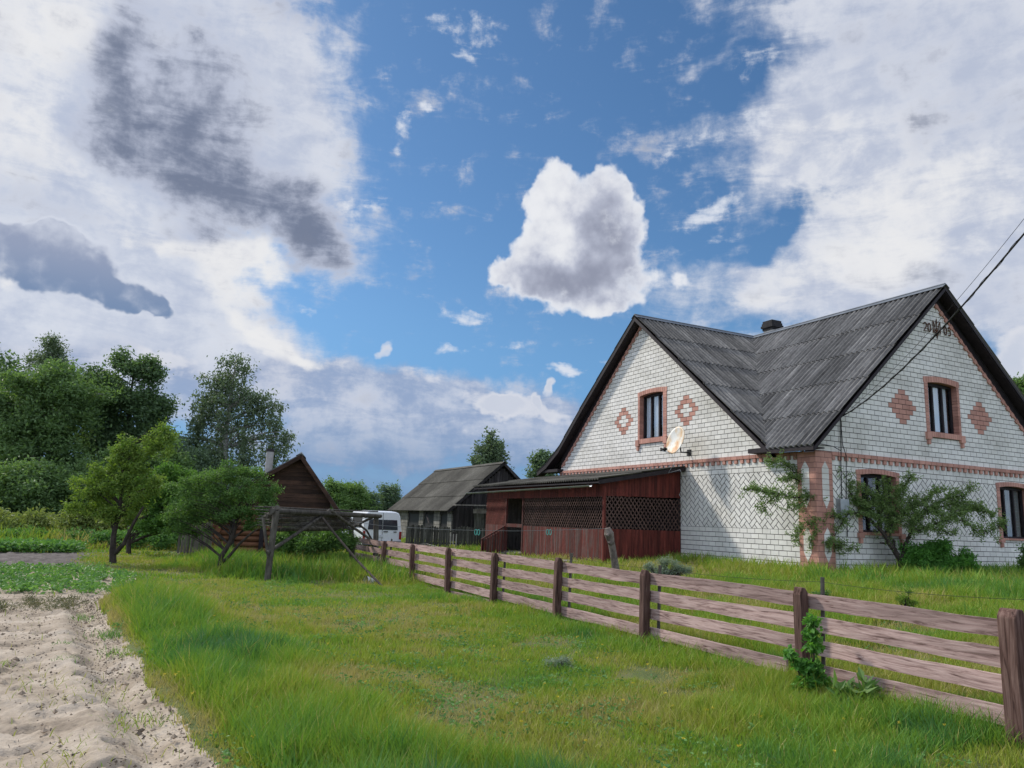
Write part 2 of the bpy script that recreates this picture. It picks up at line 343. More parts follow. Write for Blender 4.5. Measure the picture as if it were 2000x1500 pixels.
def leafmat(name, c0, c1, trans=.35, tcol=None):
    mt, nt, b = new_mat(name); n = nt.nodes; l = nt.links
    a = n.new('ShaderNodeAttribute'); a.attribute_name = 'rnd'
    mx = n.new('ShaderNodeMix'); mx.data_type = 'RGBA'; l.new(a.outputs['Fac'], mx.inputs[0]); mx.inputs[6].default_value = (*c0, 1); mx.inputs[7].default_value = (*c1, 1)
    l.new(mx.outputs[2], b.inputs['Base Color']); b.inputs['Roughness'].default_value = .55; b.inputs['Specular IOR Level'].default_value = .25
    tr = n.new('ShaderNodeBsdfTranslucent')
    sc_ = n.new('ShaderNodeVectorMath'); sc_.operation = 'MULTIPLY'; l.new(mx.outputs[2], sc_.inputs[0]); sc_.inputs[1].default_value = tcol or (1.5, 1.6, .7); l.new(sc_.outputs[0], tr.inputs[0])
    ms = n.new('ShaderNodeMixShader'); ms.inputs[0].default_value = trans; l.new(b.outputs[0], ms.inputs[1]); l.new(tr.outputs[0], ms.inputs[2])
    l.new(ms.outputs[0], n['Material Output'].inputs[0])
    return mt
MT = {}
MT['brick'] = pmat('white_silicate_brick', [(.56, .54, .49), (.72, .70, .65), (.78, .76, .72)], (.7, .7, .9), .85, .25, 30, rnd=.09, fine=(3, .12))
MT['pink'] = pmat('pink_brick', [(.40, .20, .155), (.53, .285, .225)], (1.5, 1.5, 1.5), .85, .25, 30, rnd=.14)
MT['mortar'] = pmat('dark_mortar', [(.035, .03, .028), (.07, .062, .055)], (3, 3, 3), .95)
MT['plinth'] = pmat('plinth_concrete', [(.12, .11, .10), (.2, .19, .17)], (3, 3, 3), .95)
MT['roofslate'] = pmat('weathered_corrugated_roof', [(.07, .068, .067), (.135, .131, .125), (.24, .23, .215)], (.9, .9, .9), .85, .3, 25, rnd=.3, fine=(7, .5), pos=[.3, .5, .72])
MT['slate_a'] = pmat('weathered_corrugated_roof', [(.05, .049, .048), (.125, .121, .115), (.27, .26, .24)], (7, .55, .55), .85, .3, 25, rnd=.25, fine=(9, .5), pos=[.3, .5, .75], nr=.7)
MT['slate_b'] = pmat('weathered_corrugated_roof', [(.055, .053, .05), (.14, .135, .128), (.29, .28, .26)], (.55, 7, .55), .85, .3, 25, rnd=.25, fine=(9, .5), pos=[.3, .5, .75], nr=.7)
MT['roofmoss'] = pmat('mossy_corrugated_roof', [(.045, .042, .034), (.078, .073, .06), (.12, .113, .095)], (.6, .6, .6), .9, .3, 25, rnd=.22, fine=(8, .45))
MT['ridge'] = pmat('ridge_metal', [(.11, .125, .145), (.17, .19, .215)], (2, 2, 2), .7, metal=.2)
MT['gnarl'] = pmat('knotty_post_wood', [(.045, .035, .03), (.13, .105, .09), (.21, .18, .155)], (9, 9, 4), .9, .7, rnd=.3, fine=(22, .4))
MT['darkboard'] = pmat('dark_brown_board', [(.014, .010, .013), (.032, .025, .028)], (6, 6, 6), .7)
MT['redboard'] = pmat('faded_red_board', [(.065, .014, .011), (.135, .027, .019), (.17, .05, .038)], (14, 14, 1.3), .75, .25, rnd=.3, pos=[.35, .55, .75], fine=(5, .25))
MT['redweather'] = pmat('weathered_red_board', [(.095, .065, .058), (.11, .026, .020), (.10, .018, .013)], (16, 16, 1.1), .85, .35, rnd=.4, pos=[.4, .52, .7], fine=(9, .3))
MT['lattice'] = pmat('dark_lattice_wood', [(.055, .032, .027), (.13, .075, .062)], (9, 9, 9), .8, rnd=.3)
MT['redlattice'] = pmat('red_lattice_wood', [(.13, .035, .028), (.2, .06, .045)], (9, 9, 9), .8, rnd=.3)
MT['greywood'] = pmat('grey_weathered_wood', [(.10, .085, .075), (.20, .18, .16), (.28, .26, .23)], (12, 12, 1.4), .9, .5, rnd=.3, fine=(10, .3))
MT['barnwood'] = pmat('dark_weathered_boards', [(.014, .012, .013), (.038, .033, .034), (.085, .078, .08)], (12, 12, .9), .9, .5, rnd=.5, fine=(6, .3), pos=[.35, .55, .8])
MT['paling'] = pmat('greenish_paling_boards', [(.028, .028, .024), (.07, .07, .06), (.13, .13, .12)], (12, 12, .9), .9, .5, rnd=.4, fine=(6, .3), pos=[.35, .55, .8])
MT['pole'] = pmat('weathered_pole', [(.04, .034, .028), (.085, .076, .062), (.15, .138, .118)], (10, 10, 3), .9, .6, rnd=.3, fine=(14, .3))
MT['logs'] = pmat('brown_log', [(.11, .045, .022), (.19, .085, .042)], (1, 6, 8), .75, .3, rnd=.3, fine=(4, .3))
MT['gableboard'] = pmat('dark_brown_gable_boards', [(.028, .015, .010), (.085, .044, .027)], (2, 4, 9), .8, .3, rnd=.4, fine=(5, .4))
MT['asbestos'] = pmat('grey_cement', [(.27, .26, .24), (.4, .39, .37)], (4, 4, 8), .9)
MT['soot'] = pmat('sooty_brick', [(.012, .012, .014), (.04, .038, .04)], (5, 5, 5), .9, .3, 20)
MT['glass'] = None
MT['bark'] = pmat('dark_bark', [(.025, .02, .016), (.075, .06, .05)], (10, 10, 3), .95, .7, fine=(20, .4))
MT['birchbark'] = pmat('birch_bark', [(.06, .055, .05), (.35, .34, .32), (.45, .44, .42)], (3, 3, 9), .9)
MT['white'] = pmat('white_car_paint', [(.70, .72, .75), (.74, .76, .78)], (2, 2, 2), .3, spec=.5)
MT['black'] = pmat('black_plastic', [(.012, .012, .013), (.02, .02, .02)], (5, 5, 5), .6)
MT['tail'] = pmat('red_lamp', [(.25, .02, .02), (.3, .03, .03)], (5, 5, 5), .2, spec=.6)
MT['enamel'] = pmat('white_enamel', [(.5, .52, .54), (.65, .67, .69)], (9, 9, 9), .4, spec=.5)
MT['teal'] = pmat('teal_plastic', [(.06, .28, .24), (.10, .36, .31)], (9, 9, 9), .5)
MT['galv'] = pmat('galvanised_metal', [(.25, .27, .28), (.4, .42, .43)], (3, 3, 3), .35, metal=.7)
MT['cable'] = pmat('black_cable', [(.012, .012, .013), (.03, .03, .03)], (3, 3, 3), .7)
MT['wire'] = pmat('grey_wire', [(.16, .16, .16), (.25, .25, .25)], (3, 3, 3), .5, metal=.5)
MT['curtain'] = pmat('white_curtain', [(.62, .66, .72), (.78, .81, .85)], (30, 30, .6), .9)
MT['dimcurtain'] = pmat('dim_curtain', [(.10, .12, .11), (.20, .23, .21)], (30, 30, .6), .9)
MT['greyblock'] = pmat('dusty_grey_block', [(.15, .14, .12), (.27, .26, .23)], (3, 3, 3), .95, rnd=.2)
MT['rustmetal'] = pmat('rusty_emblem_metal', [(.05, .03, .02), (.16, .07, .04)], (9, 9, 9), .7, metal=.3)
def glass_mat():
    mt, nt, b = new_mat('window_glass'); n = nt.nodes; l = nt.links
    g = n.new('ShaderNodeBsdfGlossy'); g.inputs['Roughness'].default_value = .03; g.inputs['Color'].default_value = (.9, .95, 1, 1)
    t = n.new('ShaderNodeBsdfTransparent'); t.inputs[0].default_value = (.93, .95, .96, 1)
    lw = n.new('ShaderNodeLayerWeight'); lw.inputs[0].default_value = .5; pw = n.new('ShaderNodeMath'); pw.operation = 'POWER'; l.new(lw.outputs['Facing'], pw.inputs[0]); pw.inputs[1].default_value = 4; fr = n.new('ShaderNodeMath'); fr.operation = 'MULTIPLY_ADD'; l.new(pw.outputs[0], fr.inputs[0]); fr.inputs[1].default_value = .8; fr.inputs[2].default_value = .04
    ms = n.new('ShaderNodeMixShader'); l.new(fr.outputs[0], ms.inputs[0]); l.new(t.outputs[0], ms.inputs[1]); l.new(g.outputs[0], ms.inputs[2]); l.new(ms.outputs[0], n['Material Output'].inputs[0])
    return mt
MT['glass'] = glass_mat()
def dish_mat():
    mt = pmat('rusty_white_dish', [(.50, .20, .05), (.62, .48, .32), (.66, .65, .60)], (2.5, 2.5, 1.3), .5, pos=[.36, .47, .55], fine=(12, .2))
    return mt
MT['dish'] = dish_mat()
def woodmat(name, c0, c1, c2, ax=1, knots=True):
    """weathered plank: grain runs along axis ax, darker weathering streaks, reddish knots"""
    mt, nt, b = new_mat(name); n = nt.nodes; l = nt.links
    t = n.new('ShaderNodeTexCoord'); oi = n.new('ShaderNodeObjectInfo'); at_ = n.new('ShaderNodeAttribute'); at_.attribute_name = 'rnd'
    ml = n.new('ShaderNodeMath'); ml.operation = 'MULTIPLY_ADD'; l.new(oi.outputs['Random'], ml.inputs[0]); ml.inputs[1].default_value = 53.0; l.new(at_.outputs['Fac'], ml.inputs[2])
    s = [36, 36, 36]; s[ax] = 2.6
    mp = n.new('ShaderNodeMapping'); l.new(t.outputs['Object'], mp.inputs[0]); mp.inputs['Scale'].default_value = s; l.new(ml.outputs[0], mp.inputs['Location'])
    g = n.new('ShaderNodeTexNoise'); l.new(mp.outputs[0], g.inputs[0]); g.inputs['Scale'].default_value = 1; g.inputs['Detail'].default_value = 7; g.inputs['Roughness'].default_value = .62; g.inputs['Distortion'].default_value = .9
    rp = n.new('ShaderNodeValToRGB'); l.new(g.outputs[0], rp.inputs[0]); e = rp.color_ramp.elements
    e[0].position = .33; e[0].color = (*c0, 1); e[1].position = .68; e[1].color = (*c2, 1); q = e.new(.47); q.color = (*c1, 1)
    out = rp.outputs[0]
    s2 = [3.4, 3.4, 3.4]; s2[ax] = .55
    mp2 = n.new('ShaderNodeMapping'); l.new(t.outputs['Object'], mp2.inputs[0]); mp2.inputs['Scale'].default_value = s2; l.new(ml.outputs[0], mp2.inputs['Location'])
    g2 = n.new('ShaderNodeTexNoise'); l.new(mp2.outputs[0], g2.inputs[0]); g2.inputs['Scale'].default_value = 1; g2.inputs['Detail'].default_value = 6; g2.inputs['Roughness'].default_value = .65
    mr = n.new('ShaderNodeMapRange'); l.new(g2.outputs[0], mr.inputs[0]); mr.inputs[1].default_value = .3; mr.inputs[2].default_value = .7; mr.inputs[3].default_value = .55; mr.inputs[4].default_value = 1.2
    vm = n.new('ShaderNodeVectorMath'); vm.operation = 'SCALE'; l.new(out, vm.inputs[0]); l.new(mr.outputs[0], vm.inputs['Scale']); out = vm.outputs[0]
    if knots:
        s3 = [5.5, 5.5, 5.5]; s3[ax] = 1.9
        mp3 = n.new('ShaderNodeMapping'); l.new(t.outputs['Object'], mp3.inputs[0]); mp3.inputs['Scale'].default_value = s3; l.new(ml.outputs[0], mp3.inputs['Location'])
        ad = n.new('ShaderNodeVectorMath'); ad.operation = 'ADD'; l.new(mp3.outputs[0], ad.inputs[0]); l.new(g.outputs['Color'], ad.inputs[1])
        vo = n.new('ShaderNodeTexVoronoi'); l.new(ad.outputs[0], vo.inputs[0]); vo.inputs['Scale'].default_value = 1; vo.inputs['Randomness'].default_value = 1
        mk = n.new('ShaderNodeMapRange'); mk.interpolation_type = 'SMOOTHSTEP'; l.new(vo.outputs['Distance'], mk.inputs[0]); mk.inputs[1].default_value = .05; mk.inputs[2].default_value = .13; mk.inputs[3].default_value = .8; mk.inputs[4].default_value = 0
        mx = n.new('ShaderNodeMix'); mx.data_type = 'RGBA'; l.new(mk.outputs[0], mx.inputs[0]); l.new(out, mx.inputs[6]); mx.inputs[7].default_value = (c0[0] * .8, c0[1] * .45, c0[2] * .4, 1)
        out = mx.outputs[2]
    sc2 = n.new('ShaderNodeMapRange'); l.new(at_.outputs['Fac'], sc2.inputs[0]); sc2.inputs[3].default_value = .85; sc2.inputs[4].default_value = 1.12
    vm2 = n.new('ShaderNodeVectorMath'); vm2.operation = 'SCALE'; l.new(out, vm2.inputs[0]); l.new(sc2.outputs[0], vm2.inputs['Scale'])
    l.new(vm2.outputs[0], b.inputs['Base Color']); b.inputs['Roughness'].default_value = .88; b.inputs['Specular IOR Level'].default_value = .2
    bp = n.new('ShaderNodeBump'); bp.inputs['Strength'].default_value = .7; bp.inputs['Distance'].default_value = .006; l.new(g.outputs[0], bp.inputs['Height']); l.new(bp.outputs[0], b.inputs['Normal'])
    return mt
MT['fboard'] = woodmat('faded_pink_plank', (.12, .07, .06), (.39, .265, .24), (.54, .395, .36), 1)
MT['fpost'] = woodmat('reddish_brown_post', (.032, .017, .014), (.105, .058, .047), (.19, .12, .10), 2, knots=False)

# ------------------------------------------------------------------ ground (one sheet, finer near the camera, split by what covers it)
def dirt_masks(x, y):
    e = edge(y) + .22 * (fbm(x * 1.3, y * 1.3, 4, 3) - .5) + .10 * (fbm(x * 7, y * 7, 3, 5) - .5)
    left = smooth(.05, -.05, x - e)
    ny = .5 * (fbm(x * .9, y * .9, 3, 9) - .5)
    sandm = left * smooth(2.3, 1.1, y + ny)
    crop = left * smooth(1.1, 2.3, y + ny) * smooth(8.8, 8.2, y + ny)
    soil = smooth(.3, -.3, x + 17.6 + ny) * smooth(8.2, 8.8, y + ny) * smooth(15.8, 15.2, y + ny)
    return sandm, crop, soil
def build_ground():
    ang = np.unique(np.concatenate([np.arange(-40, 40.01, .14), np.arange(40, 320.01, 4)]))[:-1]
    rad = np.concatenate([[.4, .8, 1.3, 1.8], np.geomspace(2.3, 34, 560), np.geomspace(35, 4000, 90)])
    A, Rr = np.meshgrid(np.radians(ang) + HEAD, rad, indexing='ij')
    X = EYE.x + Rr * np.sin(A); Y = EYE.y + Rr * np.cos(A)
    Z = gz(X, Y)
    sm, cr, so = dirt_masks(X, Y)
    near = smooth(60, 25, Rr)
    e = edge(Y)
    Z = Z + near * .05 * (fbm(X * .8, Y * .8, 3, 21) - .5)
    lump = (fbm(X * 2.2 + .3 * Y, Y * 3.2, 4, 31) - .5) * .034 + np.abs(fbm(X * 6, Y * 6, 4, 41) - .5) * .05 + (fbm(X * 20, Y * 20, 4, 51) - .5) * .032
    pits = -.05 * smooth(.60, .72, fbm(X * 3.3, Y * 3.3, 2, 61))
    ex = X - e
    furrow = -.07 * np.exp(-((ex + .30) / .14) ** 2) + .05 * np.exp(-((ex + .62) / .16) ** 2)
    Z = Z + near * np.maximum(sm, cr) * (lump + pits + furrow * smooth(1, 0, Y) - .03)
    Z = Z + near * so * ((fbm(X * 5, Y * 5, 4, 71) - .5) * .16)
    n, k = X.shape
    idx = np.arange(n * k).reshape(n, k)
    q = np.stack([idx, np.roll(idx, -1, 0)], 0)
    a = q[0][:, :-1].ravel(); b = q[1][:, :-1].ravel(); c2 = q[1][:, 1:].ravel(); d = q[0][:, 1:].ravel()
    F = np.stack([a, d, c2, b], 1)
    P = np.stack([X.ravel(), Y.ravel(), Z.ravel()], 1)
    smf = sm.ravel()[a]; sof = so.ravel()[a]; crf = cr.ravel()[a]
    def sub(mask, name, mat, attrs=None):
        f = F[mask]; u, inv = np.unique(f.ravel(), return_inverse=True)
        at_ = {k_: ('POINT', v_.ravel()[u]) for k_, v_ in (attrs or {}).items()}
        return np_mesh(name, P[u], [inv.reshape(f.shape)], mat, at_, True)
    isS = (smf > .5) | (crf > .5); isP = (sof > .5) & ~isS
    tag(sub(~isS & ~isP, 'ground', MT['turf']), kind='structure')
    tag(sub(isS, 'sandy_soil', MT['sand']), kind='structure')
    tag(sub(isP, 'ploughed_soil', MT['plough']), kind='structure')
MT['turf'] = pmat('turf_base', [(.05, .075, .018), (.085, .11, .03), (.15, .135, .06)], (1.2, 1.2, 1.2), .95, .4, 30, fine=(25, .4))
MT['sand'] = pmat('pale_sandy_soil', [(.13, .10, .07), (.32, .26, .195), (.42, .355, .28)], (1.3, 1.9, 1.5), .95, .5, 55, pos=[.28, .46, .62], fine=(26, .28), detail=9, nr=.68)
MT['plough'] = pmat('grey_brown_ploughed_soil', [(.06, .05, .045), (.15, .13, .12)], (3, 3, 3), .95, .6, 25, fine=(12, .3))
build_ground()

# ------------------------------------------------------------------ grass blades
def blades(name, x, y, h, w, mat, rnd, lean=.35, z=None, parent=None, cut=None):
    n = len(x); th = RS.uniform(0, 2 * np.pi, n); ph = RS.uniform(0, 2 * np.pi, n)
    z = gz(x, y) if z is None else z
    B = np.stack([x, y, z - .02], 1)
    sx = np.cos(th) * w / 2; sy = np.sin(th) * w / 2
    ln = h * lean * RS.uniform(.2, 1.4, n); dx = np.cos(ph) * ln; dy = np.sin(ph) * ln
    S = np.stack([sx, sy, np.zeros(n)], 1)
    mid = B + np.stack([dx * .35, dy * .35, h * .55], 1); tip = B + np.stack([dx, dy, h], 1)
    V_ = np.stack([B - S, B + S, mid + S * .8, mid - S * .8, tip], 1).reshape(-1, 3)
    i = np.arange(n) * 5
    Q = np.stack([i, i + 1, i + 2, i + 3], 1); T = np.stack([i + 3, i + 2, i + 4], 1)
    return np_mesh(name, V_, [Q, T], mat, {'rnd': ('FACE', np.concatenate([rnd, rnd]))}, False, parent)
def grassmat(name, cols):
    mt, nt, b = new_mat(name); n = nt.nodes; l = nt.links
    a = n.new('ShaderNodeAttribute'); a.attribute_name = 'rnd'; rp = n.new('ShaderNodeValToRGB'); l.new(a.outputs['Fac'], rp.inputs[0])
    e = rp.color_ramp.elements; e[0].color = (*cols[0], 1); e[1].color = (*cols[-1], 1)
    for i in range(1, len(cols) - 1): q = e.new(i / (len(cols) - 1)); q.color = (*cols[i], 1)
    l.new(rp.outputs[0], b.inputs['Base Color']); b.inputs['Roughness'].default_value = .6; b.inputs['Specular IOR Level'].default_value = .2
    tr = n.new('ShaderNodeBsdfTranslucent'); vm = n.new('ShaderNodeVectorMath'); vm.operation = 'MULTIPLY'; l.new(rp.outputs[0], vm.inputs[0]); vm.inputs[1].default_value = (1.2, 1.25, .8); l.new(vm.outputs[0], tr.inputs[0])
    ms = n.new('ShaderNodeMixShader'); ms.inputs[0].default_value = .35; l.new(b.outputs[0], ms.inputs[1]); l.new(tr.outputs[0], ms.inputs[2]); l.new(ms.outputs[0], n['Material Output'].inputs[0])
    return mt
# 0 bluish deep green .. 0.5 fresh green .. 0.75 yellow green .. 1 straw
MT['grass'] = grassmat('grass_blades', [(.065, .17, .065), (.11, .25, .045), (.19, .31, .037), (.29, .325, .05), (.39, .33, .145)])
def grass_fields(x, y):
    """height and tint of the grass at a place"""
    ex = x - edge(y)
    n1 = fbm(x * .55, y * .55, 3, 81); n2 = fbm(x * 1.7, y * 1.7, 3, 91); n3 = fbm(x * 4.5, y * 4.5, 2, 99)
    h = .045 + .055 * n2 + .06 * np.clip(n3 - .5, 0, 1)
    tint = .64 + .85 * (n1 - .48) + .3 * (n2 - .5)
    rim = smooth(0.0, .25, ex) * smooth(2.0, 1.1, ex + .9 * (n1 - .5)) * smooth(2.6, .8, y)
    h = h + rim * (.07 + .10 * n2); tint = tint - rim * .20 - .15 * rim * n3
    lip = smooth(.35, .0, ex) * smooth(-.1, .02, ex) * smooth(2.6, .8, y); tint = tint + lip * .35; h = h * (1 - .45 * lip)
    hump = np.exp(-(((x + 16.0) / .75) ** 2 + ((y + 1.2) / 1.5) ** 2)); h = h + hump * .22; tint = tint - hump * .10
    fence = smooth(1.1, .2, np.abs(x + 10.15 + .4 * (n1 - .5))) * smooth(9, 6, y) * smooth(-20, -12, y)
    h = h + fence * (.03 + .10 * n2) * smooth(4, -3, y) ; tint = tint - fence * .16
    near = smooth(1.9, .5, x * 0 + np.abs(x + 11.2)) * smooth(-7.5, -9.5, y); h = h + near * (.02 + .07 * n2); tint = tint - near * .08
    perg = smooth(-14.8, -13.9, x) * smooth(-9.4, -9.9, x) * smooth(3.4, 4.8, y + .5 * (x + 12)) * smooth(14, 11, y); h = h + perg * .30; tint = tint - perg * .20
    bathf = smooth(-16.0, -14.8, x) * smooth(-13.2, -13.8, x) * smooth(6.2, 7.4, y) * smooth(14, 12, y); h = h + bathf * .10; tint = tint - bathf * .2
    wood = smooth(17.5, 20, y) * smooth(-8, -10, x); h = h + wood * .5; tint = tint + wood * .0
    yard = smooth(-9.8, -9.3, x); h = h + yard * (.05 + .12 * n2); tint = tint - yard * .02
    wallg = smooth(-2.5, -.8, x) * smooth(6, 3, y) + smooth(-2.6, -1.2, y) * smooth(-2, -.5, x); h = h + np.clip(wallg, 0, 1) * .10; tint = tint - np.clip(wallg, 0, 1) * .15
    bare = smooth(.60, .70, fbm(x * .9 + 5, y * .9, 3, 123)) * (1 - rim) * (1 - perg)
    bare = np.maximum(bare, np.exp(-(((x + 12.9) / 1.2) ** 2 + ((y - 1.0) / .7) ** 2)) * .9)
    h = h * (1 - .5 * bare); tint = tint + .32 * bare
    return h, np.clip(tint, 0, 1), bare
def inside_solid(x, y):
    s = (x > -.02) & (y > -.02) & (y < 13.7)
    s |= (x > -3.1) & (x < 0) & (y > 5.6) & (y < 14.7)
    s |= (x > -1.5) & (x < 4) & (y > 22) & (y < 32.4)
    s |= (x > -14.0) & (x < -10.4) & (y > 11.1) & (y < 16)
    return s
def grow():
    XS = []; YS = []; WS = []
    # rings around the camera: (rmin, rmax, blades per m2, width)
    for r0, r1, dens, w in ((3.6, 6, 5200, .0062), (6, 9, 3600, .0078), (9, 13, 1900, .0105), (13, 19, 1050, .014), (19, 28, 330, .026), (28, 45, 95, .05)):
        area = (r1 ** 2 - r0 ** 2) * R(82) / 2
        n = int(area * dens); th = RS.uniform(R(-41), R(41), n) + HEAD; r = np.sqrt(RS.uniform(r0 ** 2, r1 ** 2, n))
        XS.append(EYE.x + r * np.sin(th)); YS.append(EYE.y + r * np.cos(th)); WS.append(np.full(n, w))
    x = np.concatenate(XS); y = np.concatenate(YS); w = np.concatenate(WS)
    sm, cr, so = dirt_masks(x, y)
    clump = fbm(x * 9, y * 9, 2, 131)
    keep = (RS.uniform(0, 1, len(x)) > np.clip((sm + cr + so) * 1.02, 0, .9985)) & ~inside_solid(x, y)
    keep &= RS.uniform(0, 1, len(x)) < .35 + 1.3 * clump
    x = x[keep]; y = y[keep]; w = w[keep]
    h, tint, bare = grass_fields(x, y)
    k2 = RS.uniform(0, 1, len(x)) > bare * .30
    x, y, w, h, tint = x[k2], y[k2], w[k2], h[k2], tint[k2]
    cl = fbm(x * 3.1, y * 3.1, 3, 141)
    h = h * RS.uniform(.5, 1.45, len(x)) * (.6 + .8 * cl)
    tint = np.clip(tint + .5 * (cl - .5) * -1 + RS.normal(0, .09, len(x)), 0, 1)
    dry = RS.uniform(0, 1, len(x)) < .045; tint[dry] = RS.uniform(.85, 1, dry.sum())
    o = blades('grass', x, y, h, w * RS.uniform(.5, 1.5, len(x)), MT['grass'], tint, .6)
    tag(o, kind='stuff')
    # flowering stalks of the tall grass
    n = 5200; th = RS.uniform(R(-38), R(36), n) + HEAD; r = RS.uniform(4.2, 26, n) ** 1.0
    x = EYE.x + r * np.sin(th); y = EYE.y + r * np.cos(th); sm, cr, so = dirt_masks(x, y); h, tint, b_ = grass_fields(x, y)
    k = (sm + cr + so < .1) & ~inside_solid(x, y) & (h > .2) & (RS.uniform(0, 1, n) < .8); x, y, h = x[k], y[k], h[k]
    rr = np.hypot(x - EYE.x, y - EYE.y)
    o = blades('grass_stalks', x, y, h * RS.uniform(1.1, 1.7, len(x)), .0035 + .0009 * rr, MT['grass'], RS.uniform(.62, .95, len(x)), .3)
    tag(o, kind='stuff')
grow()
# ==PART2==

# ------------------------------------------------------------------ house
def clip(poly, a, b, c):
    """keep the side a*u + b*v <= c of a convex polygon"""
    out = []
    for i in range(len(poly)):
        p = poly[i]; q = poly[(i + 1) % len(poly)]
        dp = a * p[0] + b * p[1] - c; dq = a * q[0] + b * q[1] - c
        if dp <= 0: out.append(p)
        if (dp < 0 < dq) or (dq < 0 < dp):
            t = dp / (dp - dq); out.append((p[0] + (q[0] - p[0]) * t, p[1] + (q[1] - p[1]) * t))
    return out
def parea(p):
    return abs(sum(p[i][0] * p[(i + 1) % len(p)][1] - p[(i + 1) % len(p)][0] * p[i][1] for i in range(len(p)))) / 2 if len(p) > 2 else 0
def minus(poly, rect):
    u0, v0, u1, v1 = rect
    us = [p[0] for p in poly]; vs = [p[1] for p in poly]
    if not poly or max(us) <= u0 or min(us) >= u1 or max(vs) <= v0 or min(vs) >= v1: return [poly]
    out = []; rest = poly
    for (a, b, c) in ((1, 0, u0), (-1, 0, -u1), (0, 1, v0), (0, -1, -v1)):
        piece = clip(rest, a, b, c)
        if parea(piece) > 1e-5: out.append(piece)
        rest = clip(rest, -a, -b, -c)
        if parea(rest) < 1e-6: break
    return out
def cut(poly, cons, holes):
    for k in cons: poly = clip(poly, *k)
    ps = [poly] if parea(poly) > 1e-4 else []
    for h in holes:
        nx = []
        for p in ps: nx += minus(p, h)
        ps = [p for p in nx if parea(p) > 4e-4]
    return ps
ZB = .525
class Face:
    """one wall plane of the house: (u,v,d) -> world"""
    def __init__(s, kind): s.k = kind
    def __call__(s, u, v, d=0.0): return (-d, u, v + ZB) if s.k == 'L' else (u, -d, v + ZB)
FL = Face('L'); FR = Face('R')
def put(mb, F, poly, d0, d1, r=None, mi=0):
    n = F(0, 0, 1); dd = Vector(n) - Vector(F(0, 0, 0))
    mb.prism([F(u, v, d0) for u, v in poly], dd * (d1 - d0), r, mi)
ROW = .148; BW = .306; J = .018
